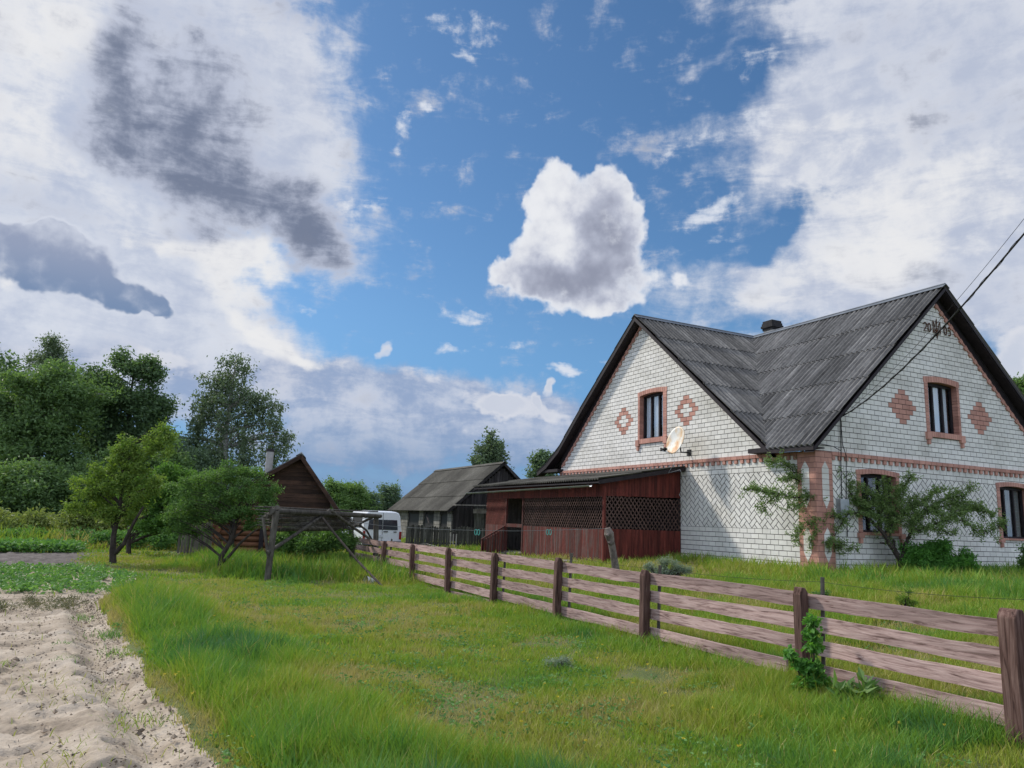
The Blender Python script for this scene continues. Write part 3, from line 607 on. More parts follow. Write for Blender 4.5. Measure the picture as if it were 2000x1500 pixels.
# openings: (u0,v0,u1,v1) of the pink surround, then of the opening
WINL = [((6.37, 3.97, 8.12, 6.0), (6.60, 4.20, 7.98, 5.82))]
WINR = [((4.68, 3.98, 6.38, 5.93), (4.86, 4.20, 6.24, 5.73)), ((1.54, 1.0, 3.36, 2.90), (1.72, 1.14, 3.2, 2.74)), ((7.88, 1.0, 9.70, 2.88), (8.06, 1.12, 9.54, 2.72))]
house = thing('brick_house', (0, 0, ZB), 'white silicate brick house with pink trim, two gables and a dark corrugated roof', 'house')
def slab_roof_z1(u): return 8.83 - (.83 * (7.9 - u) if u < 7.9 else .85 * (u - 7.9))
def build_wall(F, cons_g, width, wins, diam, hollow, du0):
    mb = MB(); holes = [(w[0][0] + .03, w[0][1] + .06, w[0][2] - .03, w[0][3] - .07) for w in wins]; pil = .58
    hs_ = holes + [(-.1, -.1, pil, 3.28)]
    low = [(-1, 0, 0), (1, 0, width), (0, 1, 3.28)]
    # mortar backing
    for p in cut([(-1, -1), (30, -1), (30, 3.28), (-1, 3.28)], low + [(0, -1, 0)], holes): put(mb, F, p, -.02, 0, .5, 1)
    for p in cut([(-1, 3.28), (30, 3.28), (30, 12), (-1, 12)], cons_g, holes): put(mb, F, p, -.02, 0, .5, 1)
    def running(v0, n, cons, hls, ph=0, pinkf=None):
        for i in range(n):
            a = v0 + i * ROW; off = (i + ph) % 2 * BW / 2; k0 = -2
            for k in range(k0, int(width / BW) + 4):
                u = k * BW + off
                q = [(u + J / 2, a + J / 2), (u + BW - J / 2, a + J / 2), (u + BW - J / 2, a + ROW - J / 2), (u + J / 2, a + ROW - J / 2)]
                pk = pinkf(u + BW / 2, a + ROW / 2) if pinkf else False
                r = min(1, max(0, random.gauss(.5, .22)))
                if random.random() < .02: r = 0.0
                for p in cut(q, cons, hls): put(mb, F, p, .001, .010 + random.uniform(0, .003), r, 2 if pk else 0)
    running(-.05, 8, low + [(0, -1, -.02), (0, 1, 1.125)], hs_)
    # herringbone panel
    c45 = math.sqrt(.5); Wd = .148
    reg = low + [(0, -1, -1.135), (0, 1, 2.765)]
    N = int(width / .4) + 20
    for i in range(-N * 2, N * 2):
        for j in range(-N, N):
            for t in (0, 1):
                bx = i + 2 * j; by = i - 2 * j
                q = [(bx, by), (bx + 2, by), (bx + 2, by + 1), (bx, by + 1)] if t == 0 else [(bx, by + 1), (bx + 1, by + 1), (bx + 1, by + 3), (bx, by + 3)]
                cx = sum(p[0] for p in q) / 4 * Wd; cy = sum(p[1] for p in q) / 4 * Wd
                uu = (cx - cy) * c45; vv = (cx + cy) * c45 + .2
                if not (-.4 < uu < width + .4 and .9 < vv < 3.0): continue
                jj = .023 / 2 / Wd
                x0 = min(p[0] for p in q) + jj; x1 = max(p[0] for p in q) - jj; y0 = min(p[1] for p in q) + jj; y1 = max(p[1] for p in q) - jj
                pts = [((x - y) * Wd * c45, (x + y) * Wd * c45 + .2) for x, y in ((x0, y0), (x1, y0), (x1, y1), (x0, y1))]
                r = min(1, max(0, random.gauss(.5, .22)))
                for p in cut(pts, reg, hs_): put(mb, F, p, .001, .010, r, 0)
    running(2.77, 2, low + [(0, 1, 3.06)], hs_, 1)
    # dentil band: white and pink teeth under a proud pink course
    k = 0; u = pil + .02
    while u < width:
        put(mb, F, [(u, 3.06), (u + .115, 3.06), (u + .115, 3.175), (u, 3.175)], .001, .055 if k % 2 == 0 else .012, None, 2 if k % 2 == 0 else 0)
        u += .13; k += 1
    u = pil
    while u < width:
        put(mb, F, [(u + .006, 3.18), (min(u + .25, width), 3.18), (min(u + .25, width), 3.28), (u + .006, 3.28)], .001, .07, None, 2); u += .26
    # gable field with the diamonds
    def isp(u, v):
        for (cu, cv) in diam:
            d = abs(u - cu) / .66 + abs(v - cv) / .60
            if d < 1.0 and not (hollow and d < .42): return True
        return False
    running(3.285, 38, cons_g + [(0, -1, -3.285)], holes, 0, isp)
    o = mb.build('wall', [MT['brick'], MT['mortar'], MT['pink']], house)
    return o
consL = [(-1, 0, -.0), (1, 0, 13.68), (.885, 1, 8.5 + .885 * 7.95), (-.83, 1, 8.62 - .83 * 7.9)]
consR = [(-1, 0, 0), (1, 0, 11.25), (.885, 1, 8.3 + .885 * 5.5), (-.91, 1, 8.60 - .91 * 5.55)]
build_wall(FL, consL, 13.68, WINL, [(9.027, 4.987), (5.355, 4.987)], True, 0)
build_wall(FR, consR, 11.25, WINR, [(3.672, 4.839), (7.344, 4.839)], False, 0)
# plain walls on the two sides away from the camera, and the solid inside
mb = MB(); mb.prism([(.03, 13.68, ZB), (11.25, 13.68, ZB), (11.25, 13.68, ZB + 3.4), (.03, 13.68, ZB + 3.4)], (0, -.2, 0))
mb.prism([(11.25, .03, ZB), (11.25, 13.45, ZB), (11.25, 13.45, ZB + 3.4), (11.25, .03, ZB + 3.4)], (-.2, 0, 0))
mb.build('rear_wall', MT['brick'], house)
mb = MB(); mb.box((-.03, -.03, ZB - .35), (11.28, 13.7, ZB - .0)); mb.build('foundation', MT['plinth'], house)

# corner pillar, pink with white inset lozenges
mb = MB()
for F in (FL, FR):
    i = 0; v = 0
    while v < 3.27:
        t = min(v + ROW - .010, 3.27); nb = 2 if i % 2 else 3
        e = [0, .29, .58] if nb == 2 else [0, .15, .43, .58]
        for a, b_ in zip(e[:-1], e[1:]):
            put(mb, F, [(a + (.005 if a else -.06), v), (b_ - .005, v), (b_ - .005, t), (a + (.005 if a else -.06), t)], .0, .058, None, 0)
        v += ROW; i += 1
    put(mb, F, [(-.05, 0), (.58, 0), (.58, 3.26), (-.05, 3.26)], .0, .05, .5, 1)
    for (z0, z1) in ((.30, 1.22), (1.72, 3.0)):
        pts = [(.30, z0), (.43, z0 + .24), (.43, z1 - .2), (.30, z1), (.17, z1 - .2), (.17, z0 + .24)]
        v = z0
        k = math.floor(z0 / ROW) * ROW
        while k < z1:
            for p in cut(pts, [(0, -1, -k - .006), (0, 1, k + ROW - .006)], []): put(mb, F, p, .05, .064, None, 2)
            k += ROW
mb.build('corner_pillar', [MT['pink'], MT['mortar'], MT['brick']], house)

def window(F, out, inn, nm, diamond=False):
    ou0, ov0, ou1, ov1 = out; u0, v0, u1, v1 = inn; mb = MB(); rise = .10; n = 14
    # soldier course arch
    W_ = ou1 - ou0
    for i in range(n):
        a = ou0 + W_ * i / n; b_ = ou0 + W_ * (i + 1) / n
        def top(u): return ov1 - .05 + .06 * (1 - ((u - (ou0 + ou1) / 2) / (W_ / 2)) ** 2)
        def bot(u):
            t = (u - (u0 + u1) / 2) / ((u1 - u0) / 2); return v1 - .02 + rise * .6 * max(0, 1 - t * t) if abs(t) < 1 else v1 - .02
        put(mb, F, [(a + .006, bot(a)), (b_ - .006, bot(b_)), (b_ - .006, top(b_)), (a + .006, top(a))], -.2, .03, None, 0)
    for (a, b_) in ((ou0 + .03, u0), (u1, ou1 - .03)):
        v = v0 - .0
        while v < v1 - .02:
            put(mb, F, [(a, v + .004), (b_, v + .004), (b_, min(v + .094, v1 - .02)), (a, min(v + .094, v1 - .02))], -.2, .03, None, 0); v += .098
    # sill course and corbel feet
    u = ou0 + .1
    while u < ou1 - .1:
        b_ = min(u + .095, ou1 - .1); put(mb, F, [(u, ov0 + .06), (b_ - .006, ov0 + .06), (b_ - .006, v0), (u, v0)], -.2, .075, None, 0); u += .098
    for s_ in (ou0 - .04, ou1 - .16):
        put(mb, F, [(s_, ov0 - .02), (s_ + .2, ov0 - .02), (s_ + .2, v0 - .02), (s_, v0 - .02)], .0, .095, None, 0)
        put(mb, F, [(s_ + .05, ov0 - .17), (s_ + .15, ov0 - .17), (s_ + .15, ov0 - .03), (s_ + .05, ov0 - .03)], .0, .08, None, 0)
    fill = MB()
    wobj = mb.build('window_surround', [MT['pink']], house)
    fb = MB(); d = -.17; t = .055
    def fr(a, b_, c_, e): put(fb, F, [(a, b_), (c_, b_), (c_, e), (a, e)], d - .05, d + .02, .5, 0)
    top_ = v1 + rise * .6
    fr(u0, v0, u0 + t, top_); fr(u1 - t, v0, u1, top_); fr(u0 + t, v0, u1 - t, v0 + t); fr(u0 + t, top_ - .13, u1 - t, top_)
    W3_ = (u1 - u0) / 3
    for k in (1, 2): fr(u0 + W3_ * k - .03, v0 + t, u0 + W3_ * k + .03, top_ - .13)
    f = fb.build('window_frame', MT['darkboard'], house)
    gb = MB(); put(gb, F, [(u0, v0), (u1, v0), (u1, top_), (u0, top_)], d - .035, d - .030, .5, 0); gb.build('pane', MT['glass'], f)
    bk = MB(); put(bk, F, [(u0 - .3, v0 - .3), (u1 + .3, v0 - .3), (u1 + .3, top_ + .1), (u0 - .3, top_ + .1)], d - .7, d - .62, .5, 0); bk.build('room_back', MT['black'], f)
    if nm:
        cb = MB()
        for k in range(3):
            a = u0 + W3_ * k + (.09 if k != 2 or nm == 'R' else .16); b_ = a + W3_ * (.62 if k < 2 else .45)
            m_ = 7
            for q in range(m_):
                x0 = a + (b_ - a) * q / m_; x1 = a + (b_ - a) * (q + 1) / m_
                dz = .012 * math.sin(q * 2.1); dz1 = .012 * math.sin((q + 1) * 2.1)
                cb.add([F(x0, v0 + .06, d - .075 + dz), F(x1, v0 + .06, d - .075 + dz1), F(x1, top_ - .1, d - .075 + dz1), F(x0, top_ - .1, d - .075 + dz)], [(0, 1, 2, 3)], .5)
        cb.build('curtain', MT['dimcurtain' if nm == 'G' else 'curtain'], f)
window(FL, *WINL[0], 'L')
window(FR, *WINR[0], 'R'); window(FR, *WINR[1], None); window(FR, *WINR[2], 'G')

# roof: real corrugation, sheets overlapping in rows
OV = .35
def corrugated(mb, cols, p_of, rows_len, amp=.026, per=.175, thick=.012):
    """cols: list of (c, d0, d1) along the ridge; p_of(c, d, h) gives a world point, d runs down the slope"""
    S = 8
    c0, c1 = cols; n = int((c1[0] - c0) / per * S)
    return n
def roof_slope(name, c0, c1, dlim, p_of, rl, mat, parent, per=.19, amp=.036, S=8, jitter=.008):
    n = int((c1 - c0) / per * S); V_ = []; F_ = []; RN = []
    cs = c0 + (c1 - c0) * np.arange(n + 1) / n
    hh = amp * np.cos(2 * np.pi * (cs - c0) / per)
    sheet_w = per * 6
    for ri in range(40):
        dtop = ri * rl
        idx = []
        any_ = False
        si = np.floor((cs - c0) / sheet_w + .37 * (ri % 2)).astype(int)
        jj = np.array([(((int(q) * 7919 + ri * 104729) % 101) / 101.0 - .5) for q in si]) * jitter
        for i, c_ in enumerate(cs):
            lo, hi = dlim(c_)
            a = max(dtop, lo); b_ = min(dtop + rl + .10 + jj[i] * 3, hi)
            if b_ <= a: idx.append(None); continue
            any_ = True; k = len(V_); nseg = 3; col = []
            for s_ in range(nseg + 1):
                d = a + (b_ - a) * s_ / nseg
                t = (d - dtop) / rl
                h = hh[i] + .004 + .030 * t + jj[i] * .3
                V_.append(p_of(c_, d, h)); col.append(len(V_) - 1)
            V_.append(p_of(c_, b_, hh[i] - .004)); col.append(len(V_) - 1)
            idx.append(col)
        if not any_: break
        for i in range(n):
            if idx[i] and idx[i + 1]:
                for s_ in range(4): F_.append((idx[i][s_], idx[i + 1][s_], idx[i + 1][s_ + 1], idx[i][s_ + 1])); RN.append(((int(si[i]) * 31 + ri * 17) % 13) / 13.0)
    V_ = np.array(V_); F_ = np.array(F_)
    return np_mesh(name, V_, [F_], mat, {'rnd': ('FACE', np.array(RN))}, False, parent)
RZ = 8.83 + ZB
m1, m2, m2r = .83, .915, .87
L1 = math.hypot(1, m1); L2 = math.hypot(1, m2)
def nrm(*v): v = np.array(v, float); return v / np.linalg.norm(v)
N1r = nrm(0, -m1, 1)
def p_g1r(c, d, h):
    s = d / L1; return (c + 0, 7.9 - s, RZ - m1 * s) + N1r * h
def lim_g1r(c):
    smax = 7.9 - 1.25
    if c < 5.55: smax = min(smax, (m2 / m1) * (5.55 - c))
    return (0, max(0, smax) * L1)
g1a = roof_slope('roof_slope', -OV, 5.5, lim_g1r, p_g1r, 1.62, MT['slate_a'], house)
N2l = nrm(-m2, 0, 1)
def p_g2l(c, d, h):
    s = d / L2; return (5.55 - s, c, RZ - m2 * s) + N2l * h
def lim_g2l(c):
    smax = 5.55 + .43; smax = min(smax, (m1 / m2) * (7.9 - c)); return (0, max(0, smax) * L2)
roof_slope('roof_slope', -OV, 7.88, lim_g2l, p_g2l, 1.62, MT['slate_b'], house)
# far left slope of the left gable, flaring at the eave
prof = [(0, 0), (3.7, 3.03), (5.5, 4.6), (6.55, 5.22), (7.4, 5.54)]
dl = [0]
for a, b_ in zip(prof[:-1], prof[1:]): dl.append(dl[-1] + math.hypot(b_[0] - a[0], b_[1] - a[1]))
def p_g1l(c, d, h):
    x = np.interp(d, dl, [q[0] for q in prof]); z = np.interp(d, dl, [q[1] for q in prof]); return np.array((c, 7.9 + x, RZ - z + h))
roof_slope('roof_slope', -OV, 11.6, lambda c: (0, dl[-1]), p_g1l, 1.62, MT['slate_a'], house, S=6)
N2r = nrm(m2r, 0, 1)
def p_g2r(c, d, h):
    s = d / math.hypot(1, m2r); return (5.55 + s, c, RZ - m2r * s) + N2r * h
roof_slope('roof_slope', -OV, 7.9, lambda c: (0, min(6.2, (m1 / m2r) * (7.9 - c) + .001) * math.hypot(1, m2r)), p_g2r, 1.62, MT['slate_b'], house, S=6)
def p_g1r2(c, d, h):
    s = d / L1; return (c, 7.9 - s, RZ - m1 * s) + N1r * h
roof_slope('roof_slope', 5.6, 11.6, lambda c: (0, max(0, min(7.3, (m2r / m1) * (c - 5.55))) * L1), p_g1r2, 1.62, MT['slate_a'], house, S=6)
# ridge caps
mb = MB()
def cap(mb, a, b_, w=.17, drop=.12):
    a = Vector(a); b_ = Vector(b_); d = (b_ - a).normalized(); s_ = d.cross(Vector((0, 0, 1))).normalized()
    for sg in (-1, 1):
        o = s_ * sg * w - Vector((0, 0, drop)); t = Vector((0, 0, .05))
        mb.add([a + t, b_ + t, b_ + o + t, a + o + t, a + t * .8, b_ + t * .8, b_ + o + t * .8, a + o + t * .8], [(0, 1, 2, 3), (7, 6, 5, 4), (0, 3, 7, 4), (1, 5, 6, 2), (3, 2, 6, 7)])
cap(mb, (-OV - .03, 7.9, RZ), (11.6, 7.9, RZ)); cap(mb, (5.55, -OV - .03, RZ), (5.55, 7.9, RZ))
mb.tube([(-OV, 7.9, RZ + .05), (11.6, 7.9, RZ + .05)], .035, 8); mb.tube([(5.55, -OV, RZ + .05), (5.55, 7.9, RZ + .05)], .035, 8)
mb.build('ridge_cap', MT['ridge'], house)
# valley gutter
mb = MB(); a = np.array(p_g1r(5.5, .05, .004)); b_ = np.array(p_g1r(-.43, (m2 / m1) * 5.98 * L1, .004)); mb.bar(a, b_, .10, .012, up=(-.5, -.5, 1)); mb.build('valley_flashing', MT['darkboard'], house)
# soffits and barge boards
def soffit(pts_top, axis, parent, nm='soffit'):
    """pts_top: (u, z) along the rake on the roof underside; axis 'L' overhangs -x, 'R' overhangs -y"""
    mb = MB()
    for (u0, z0), (u1, z1) in zip(pts_top[:-1], pts_top[1:]):
        for k in range(1):
            if axis == 'L': q = [(-OV + .03, u0, z0), (-OV + .03, u1, z1), (.0, u1, z1), (.0, u0, z0)]
            else: q = [(u0, -OV + .03, z0), (u1, -OV + .03, z1), (u1, .0, z1), (u0, .0, z0)]
            mb.prism(q, (0, 0, .025), .3)
    mb.build(nm, MT['darkboard'], parent)
    bb = MB()
    for (u0, z0), (u1, z1) in zip(pts_top[:-1], pts_top[1:]):
        if axis == 'L': q = [(-OV + .0, u0, z0 + .0), (-OV, u1, z1 + .0), (-OV, u1, z1 + .15), (-OV, u0, z0 + .15)]; e = (.028, 0, 0)
        else: q = [(u0, -OV, z0 + .04), (u1, -OV, z1 + .04), (u1, -OV, z1 + .14), (u0, -OV, z0 + .14)]; e = (0, .028, 0)
        bb.prism(q, e, .5)
    bb.build('barge_board', MT['darkboard'], parent)
soffit([(7.9, RZ - .2), (11.6, RZ - 3.23), (13.4, RZ - 4.8), (14.45, RZ - 5.42), (15.26, RZ - 5.72)], 'L', house)
soffit([(1.28, RZ - .2 - .83 * 6.62), (7.9, RZ - .2)], 'L', house)
soffit([(-.4, RZ - .2 - .915 * 5.95), (5.55, RZ - .2)], 'R', house)
soffit([(5.55, RZ - .2), (11.7, RZ - .2 - .87 * 6.15)], 'R', house)
# eave boards at the corner and under the left eave, projecting rafter ends
mb = MB(); mb.box((-.40, -.33, 3.30 + ZB), (0, 1.35, 3.33 + ZB)); mb.box((-.42, -.33, 3.24 + ZB), (-.395, 1.35, 3.40 + ZB)); mb.box((-.40, 1.3, 3.29 + ZB), (-.0, 2.1, 3.42 + ZB))
mb.build('eave_board', MT['darkboard'], house); mb = MB(); mb.box((-.3, 13.5, 3.24 + ZB), (.3, 15.0, 3.36 + ZB)); mb.box((-.2, 13.69, 3.30 + ZB), (11, 15.1, 3.33 + ZB)); mb.build('eave_board', MT['darkboard'], house)
# pink toothed trim along the gable rakes
def rake_trim(F, a, b_):
    n = int(math.hypot(b_[0] - a[0], b_[1] - a[1]) / .145)
    dx, dz = (b_[0] - a[0]) / n, (b_[1] - a[1]) / n; L = math.hypot(dx, dz); ux, uz = dx / L, dz / L; nx, nz = (-uz, ux) if ux < 0 else (uz, -ux)
    for i in range(n):
        p = (a[0] + dx * i, a[1] + dz * i); q = (p[0] + dx * .93, p[1] + dz * .93); w = .14 if i % 2 == 0 else .075
        put(mb, F, [p, q, (q[0] + nx * w, q[1] + nz * w), (p[0] + nx * w, p[1] + nz * w)], .0, .06 if i % 2 == 0 else .045)
def tr(F, u0, z0, u1, z1): rake_trim(F, (u0, z0), (u1, z1))
for F, (a, b_) in ((FL, ((7.95, 8.5), (13.62, 8.5 - .885 * 5.67))), (FR, ((5.5, 8.3), (11.1, 8.3 - .885 * 5.6)))):
    mb = MB(); n = int(math.hypot(b_[0] - a[0], b_[1] - a[1]) / .145); dx, dz = (b_[0] - a[0]) / n, (b_[1] - a[1]) / n; L = math.hypot(dx, dz); nx, nz = dz / L, -dx / L
    for i in range(n):
        p = (a[0] + dx * i, a[1] + dz * i); q = (p[0] + dx * .9, p[1] + dz * .9); w = .13 if i % 2 == 0 else .07
        put(mb, F, [p, q, (q[0] + nx * w, q[1] + nz * w), (p[0] + nx * w, p[1] + nz * w)], .012, .06 if i % 2 == 0 else .045)
    # filler between the masonry rake and the roof
    put(mb, F, [(a[0] - .2, a[1] + .02), (b_[0], b_[1] + .0), (b_[0] + .1, b_[1] + .35), (a[0], a[1] + .3)], -.05, .005, .2, 1)
    mb.build('rake_trim', [MT['pink'], MT['darkboard']], house)
# chimney
mb = MB(); cx, cy = 6.40, 7.70; w = .24
mb.box((cx - w, cy - w, RZ - 1.4), (cx + w, cy + w, RZ + .36), .6, 0)
z_ = RZ + .362
for ex_, hh_ in ((.03, .10), (.075, .10), (.045, .10), (.02, .10)): mb.box((cx - w - ex_, cy - w - ex_, z_), (cx + w + ex_, cy + w + ex_, z_ + hh_ - .002), random.random(), 1); z_ += hh_
mb.build('chimney', [MT['asbestos'], MT['soot']], house)
# date and trident on the right gable (strokes of welded rod)
mb = MB()
def strokes(lines, ox, oz, sx, sz, w=.017):
    for ln in lines:
        pts = [FR(ox + sx * x, oz + sz * z, .04) for x, z in ln]; mb.tube(pts, w, 5)
def arc(cx, cz, rx, rz, a0, a1, n=10): return [(cx + rx * math.cos(R(a0 + (a1 - a0) * i / n)), cz + rz * math.sin(R(a0 + (a1 - a0) * i / n))) for i in range(n + 1)]
D2 = [arc(.5, .72, .42, .28, 170, -30) + [(.05, 0), (.95, 0)]]; D0 = [arc(.5, .5, .4, .5, 0, 360, 16)]
D5 = [[(.9, 1), (.2, 1), (.15, .58)] + arc(.45, .32, .42, .32, 110, -140)]
strokes(D2, 4.84, 7.34, .15, .27); strokes(D0, 5.03, 7.34, .15, .27); strokes(D0, 5.80, 7.34, .15, .27); strokes(D5, 6.00, 7.34, .15, .27)
TR = [[(0, 1), (0, .62)], [(-.07, .8), (0, 1.02), (.07, .8)], [(0, .62), (-.1, .38), (0, .05), (.1, .38), (0, .62)], [(-.42, .92), (-.42, .28), (-.12, .28), (0, -.0), (.12, .28), (.42, .28), (.42, .92)],
      [(-.42, .92), (-.22, .66), (-.24, .46), (-.1, .38)], [(.42, .92), (.22, .66), (.24, .46), (.1, .38)], [(-.42, .42), (-.2, .3)], [(.42, .42), (.2, .3)], [(0, .62), (0, .05)]]
strokes(TR, 5.46, 7.16, .40, .62, .014)
mb.build('date_emblem', MT['rustmetal'], house)
# cables down the right wall and the meter box
mb = MB()
mb.tube([FR(.98, 4.27, .06), FR(.97, 3.6, .05), FR(.92, 3.32, .08), FR(.93, 3.0, .05), FR(.92, 1.95, .04)], .014, 6)
mb.tube([FR(.98, 4.27, .06), FR(1.03, 3.5, .05), FR(1.12, 3.2, .08), FR(1.10, 2.2, .04), FR(1.08, 1.0, .04)], .011, 6)
mb.tube([FR(.93, 3.32, .08), FR(.6, 3.42, .1), FR(.1, 3.45, .12), FR(-.2, 3.4, .2)], .011, 6)
mb.build('wall_cable', MT['cable'], house)
mb = MB(); mb.prism([FR(.72, 1.5, .01), FR(1.06, 1.5, .01), FR(1.06, 2.0, .01), FR(.72, 2.0, .01)], (0, -.16, 0)); mb.build('meter_box', MT['galv'], house, bevel=.01)

# ------------------------------------------------------------------ satellite dish
dish = thing('satellite_dish', (0, 5.0, 4.2), 'rust-streaked white satellite dish on a wall arm below the left gable window', 'satellite dish')
ctr = onx(1320, 860, -.75); ax = (-rv * .86 - hv * .42 + zv * .28).normalized()
sx_ = ax.cross(zv).normalized(); sy_ = sx_.cross(ax)
def dpt(r_, t, off=0.0): return ctr + sx_ * (math.cos(t) * r_ * .92) + sy_ * (math.sin(t) * r_ * 1.02) + ax * (.32 * r_ * r_ + off - .04)
mb = MB(); RR = .47; nr_ = 8; nt_ = 40; vs = []; fs = []
for off in (0, -.014):
    for i in range(nr_ + 1):
        for k in range(nt_): vs.append(dpt(RR * i / nr_ + 1e-4, 2 * math.pi * k / nt_, off))
for o_ in (0, (nr_ + 1) * nt_):
    for i in range(nr_):
        for k in range(nt_): k2 = (k + 1) % nt_; fs.append((o_ + i * nt_ + k, o_ + i * nt_ + k2, o_ + (i + 1) * nt_ + k2, o_ + (i + 1) * nt_ + k))
for k in range(nt_): k2 = (k + 1) % nt_; e_ = (nr_ + 1) * nt_; fs.append((nr_ * nt_ + k, nr_ * nt_ + k2, e_ + nr_ * nt_ + k2, e_ + nr_ * nt_ + k))
mb.add(vs, fs, .5); mb.build('reflector', MT['dish'], dish, smooth_=True)
low = dpt(RR, -math.pi / 2); lnb = onx(1293, 877, -1.15)
mb = MB(); mb.tube([low, low + ax * .1, lnb - sy_ * .06], .013, 6); mb.build('feed_arm', MT['galv'], dish)
mb = MB(); mb.tube([lnb, lnb - ax * .14], .038, 10); mb.tube([lnb + sx_ * .09 + sy_ * .03, lnb + sx_ * .09 + sy_ * .03 - ax * .12], .032, 10); mb.tube([lnb - sx_ * .09 + sy_ * .03, lnb - sx_ * .09 + sy_ * .03 - ax * .12], .032, 10); mb.box(tuple(lnb + Vector((-.05, -.02, -.07))), tuple(lnb + Vector((.05, .04, -.02)))); mb.build('feed_horn', MT['black'], dish)
wallp = Vector(onx(1346, 884, -.02)); mb = MB(); mb.tube([ctr - ax * .06, ctr - ax * .16 - zv * .05, Vector((-.28, wallp.y + .1, wallp.z)), wallp], .024, 8); mb.box((-.03, wallp.y - .1, wallp.z - .1), (-.01, wallp.y + .1, wallp.z + .1)); mb.build('mounting_arm', MT['black'], dish)
mb = MB(); mb.tube([low, low - zv * .25 + Vector((.2, .1, 0)), low - zv * .6 + Vector((.1, .3, 0)), low - zv * .5 + Vector((.3, -.05, 0)), low - zv * .9 + Vector((.45, -.1, 0)), low - zv * 1.3 + Vector((.5, .25, 0)), low - zv * 1.6 + Vector((.6, -.0, 0))], .007, 5); mb.build('cord', MT['enamel'], dish)

# ------------------------------------------------------------------ porch
porch = thing('porch', (-1.5, 10, .3), 'red plank porch with lattice openings under a lean-to roof against the brick wall', 'porch')
X0, X1, Y0, Y1 = -3.06, -.03, 5.66, 14.55
def vboards(mb, fx, a, b_, z0f, z1f, w=.115, th=.022, mi=0, gap=.006, skip=None):
    """vertical boards along a run; fx(u, d) gives (x, y)"""
    u = a
    while u < b_ - .01:
        e = min(u + w, b_); mid = (u + e) / 2
        if not (skip and skip[0] < mid < skip[1]):
            p = [fx(u, 0), fx(e - gap, 0), fx(e - gap, th), fx(u, th)]; z0 = z0f(mid) - random.uniform(0, .02); z1 = z1f(mid)
            mb.add([(q[0], q[1], z0) for q in p] + [(q[0], q[1], z1) for q in p], [(0, 3, 2, 1), (4, 5, 6, 7), (0, 1, 5, 4), (1, 2, 6, 5), (2, 3, 7, 6), (3, 0, 4, 7)], None, mi)
        u = e
front = lambda u, d: (X0 - d, u); side = lambda u, d: (u, Y0 - d)
DOOR = (11.2, 12.62)
def frz(u): return .38 - .012 * (u - 5.66) * 1.2
mb = MB(); vboards(mb, front, Y0, DOOR[0], frz, lambda u: ZB + .93); mb.build('plank_wall', MT['redweather'], porch)
mb = MB(); vboards(mb, front, DOOR[1], Y1, frz, lambda u: ZB + .93); mb.build('plank_wall', MT['redweather'], porch)
mb = MB(); vboards(mb, side, X0, X1, lambda u: .40 + (u - X0) * .03, lambda u: ZB + .96); mb.build('plank_wall', MT['redboard'], porch)
ez = lambda x: ZB + 2.44 + (x + 3.4) / 3.45 * .62
mb = MB(); vboards(mb, front, Y0, Y1, lambda u: ZB + 1.97, lambda u: ZB + 2.36); mb.build('fascia_boards', MT['redboard'], porch)
mb = MB(); vboards(mb, side, X0, X1, lambda u: ZB + 1.99 + .02 * (u - X0), lambda u: ez(u) - .08); mb.build('fascia_boards', MT['redboard'], porch)
mb = MB(); mb.box((X0 - .03, Y0 - .03, .38), (X0 + .05, Y0 + .05, ZB + 2.3)); mb.build('corner_post', MT['redboard'], porch)
def lattice(mb, F2, a, b_, z0, z1, step=.10, w=.034, th=.012):
    H_ = z1 - z0; slope = 1.35
    for sgn, d in ((1, 0), (-1, .013)):
        u = a - H_ / slope if sgn > 0 else a
        while u < (b_ if sgn > 0 else b_ + H_ / slope):
            p0 = (u, z0); p1 = (u + sgn * H_ / slope, z1)
            q = [(p0[0] - w / 2, z0), (p0[0] + w / 2, z0), (p1[0] + w / 2, z1), (p1[0] - w / 2, z1)]
            q = clip(clip(q, 1, 0, b_), -1, 0, -a)
            if parea(q) > 1e-4:
                pts = [F2(x, z, d) for x, z in q]; e = Vector(F2(0, 0, d + th)) - Vector(F2(0, 0, d)); mb.prism(pts, e)
            u += step
Ff = lambda u, z, d: (X0 - d, u, z); Fs = lambda u, z, d: (u, Y0 - d, z)
mb = MB(); lattice(mb, Ff, Y0 + .05, DOOR[0] - .05, ZB + .93, ZB + 1.97, step=.14, w=.03); mb.build('lattice_panel', MT['lattice'], porch)
mb = MB(); lattice(mb, Ff, DOOR[1] + .05, Y1, ZB + .93, ZB + 1.97, w=.05); mb.build('lattice_panel', MT['redlattice'], porch)
mb = MB(); lattice(mb, Fs, X0 + .05, X1, ZB + .96, ZB + 1.99, step=.15, w=.05); mb.build('lattice_panel', MT['lattice'], porch)
mb = MB()
mb.box((X0, Y0, .36), (X1, Y1, .46)); mb.box((X0, Y1 - .03, .46), (X1, Y1, ZB + 2.3)); mb.build('floor', MT['greywood'], porch)
mb = MB(); mb.box((-.12, Y0 + .03, .47), (-.02, Y1 - .05, ZB + 2.95)); mb.build('shade_backing', MT['darkboard'], porch)  # dark sheet added over the brick, its colour stands in for porch shade
mb = MB(); Fe = lambda u, z, d: (u, Y1 + d, z); lattice(mb, Fe, X0, X1, ZB + 1.0, ZB + 2.0, step=.15, w=.05); mb.build('lattice_panel', MT['lattice'], porch)
mb = MB()
for y_ in (DOOR[0] - .05, DOOR[1] - .03): mb.box((X0 - .045, y_, frz(y_) - .1), (X0 + .04, y_ + .08, ZB + 1.97))
mb.box((X0 - .03, DOOR[0], ZB + .86), (X0 + .03, DOOR[1], ZB + .99))
mb.build('door_frame', MT['redweather'], porch)
mb = MB()
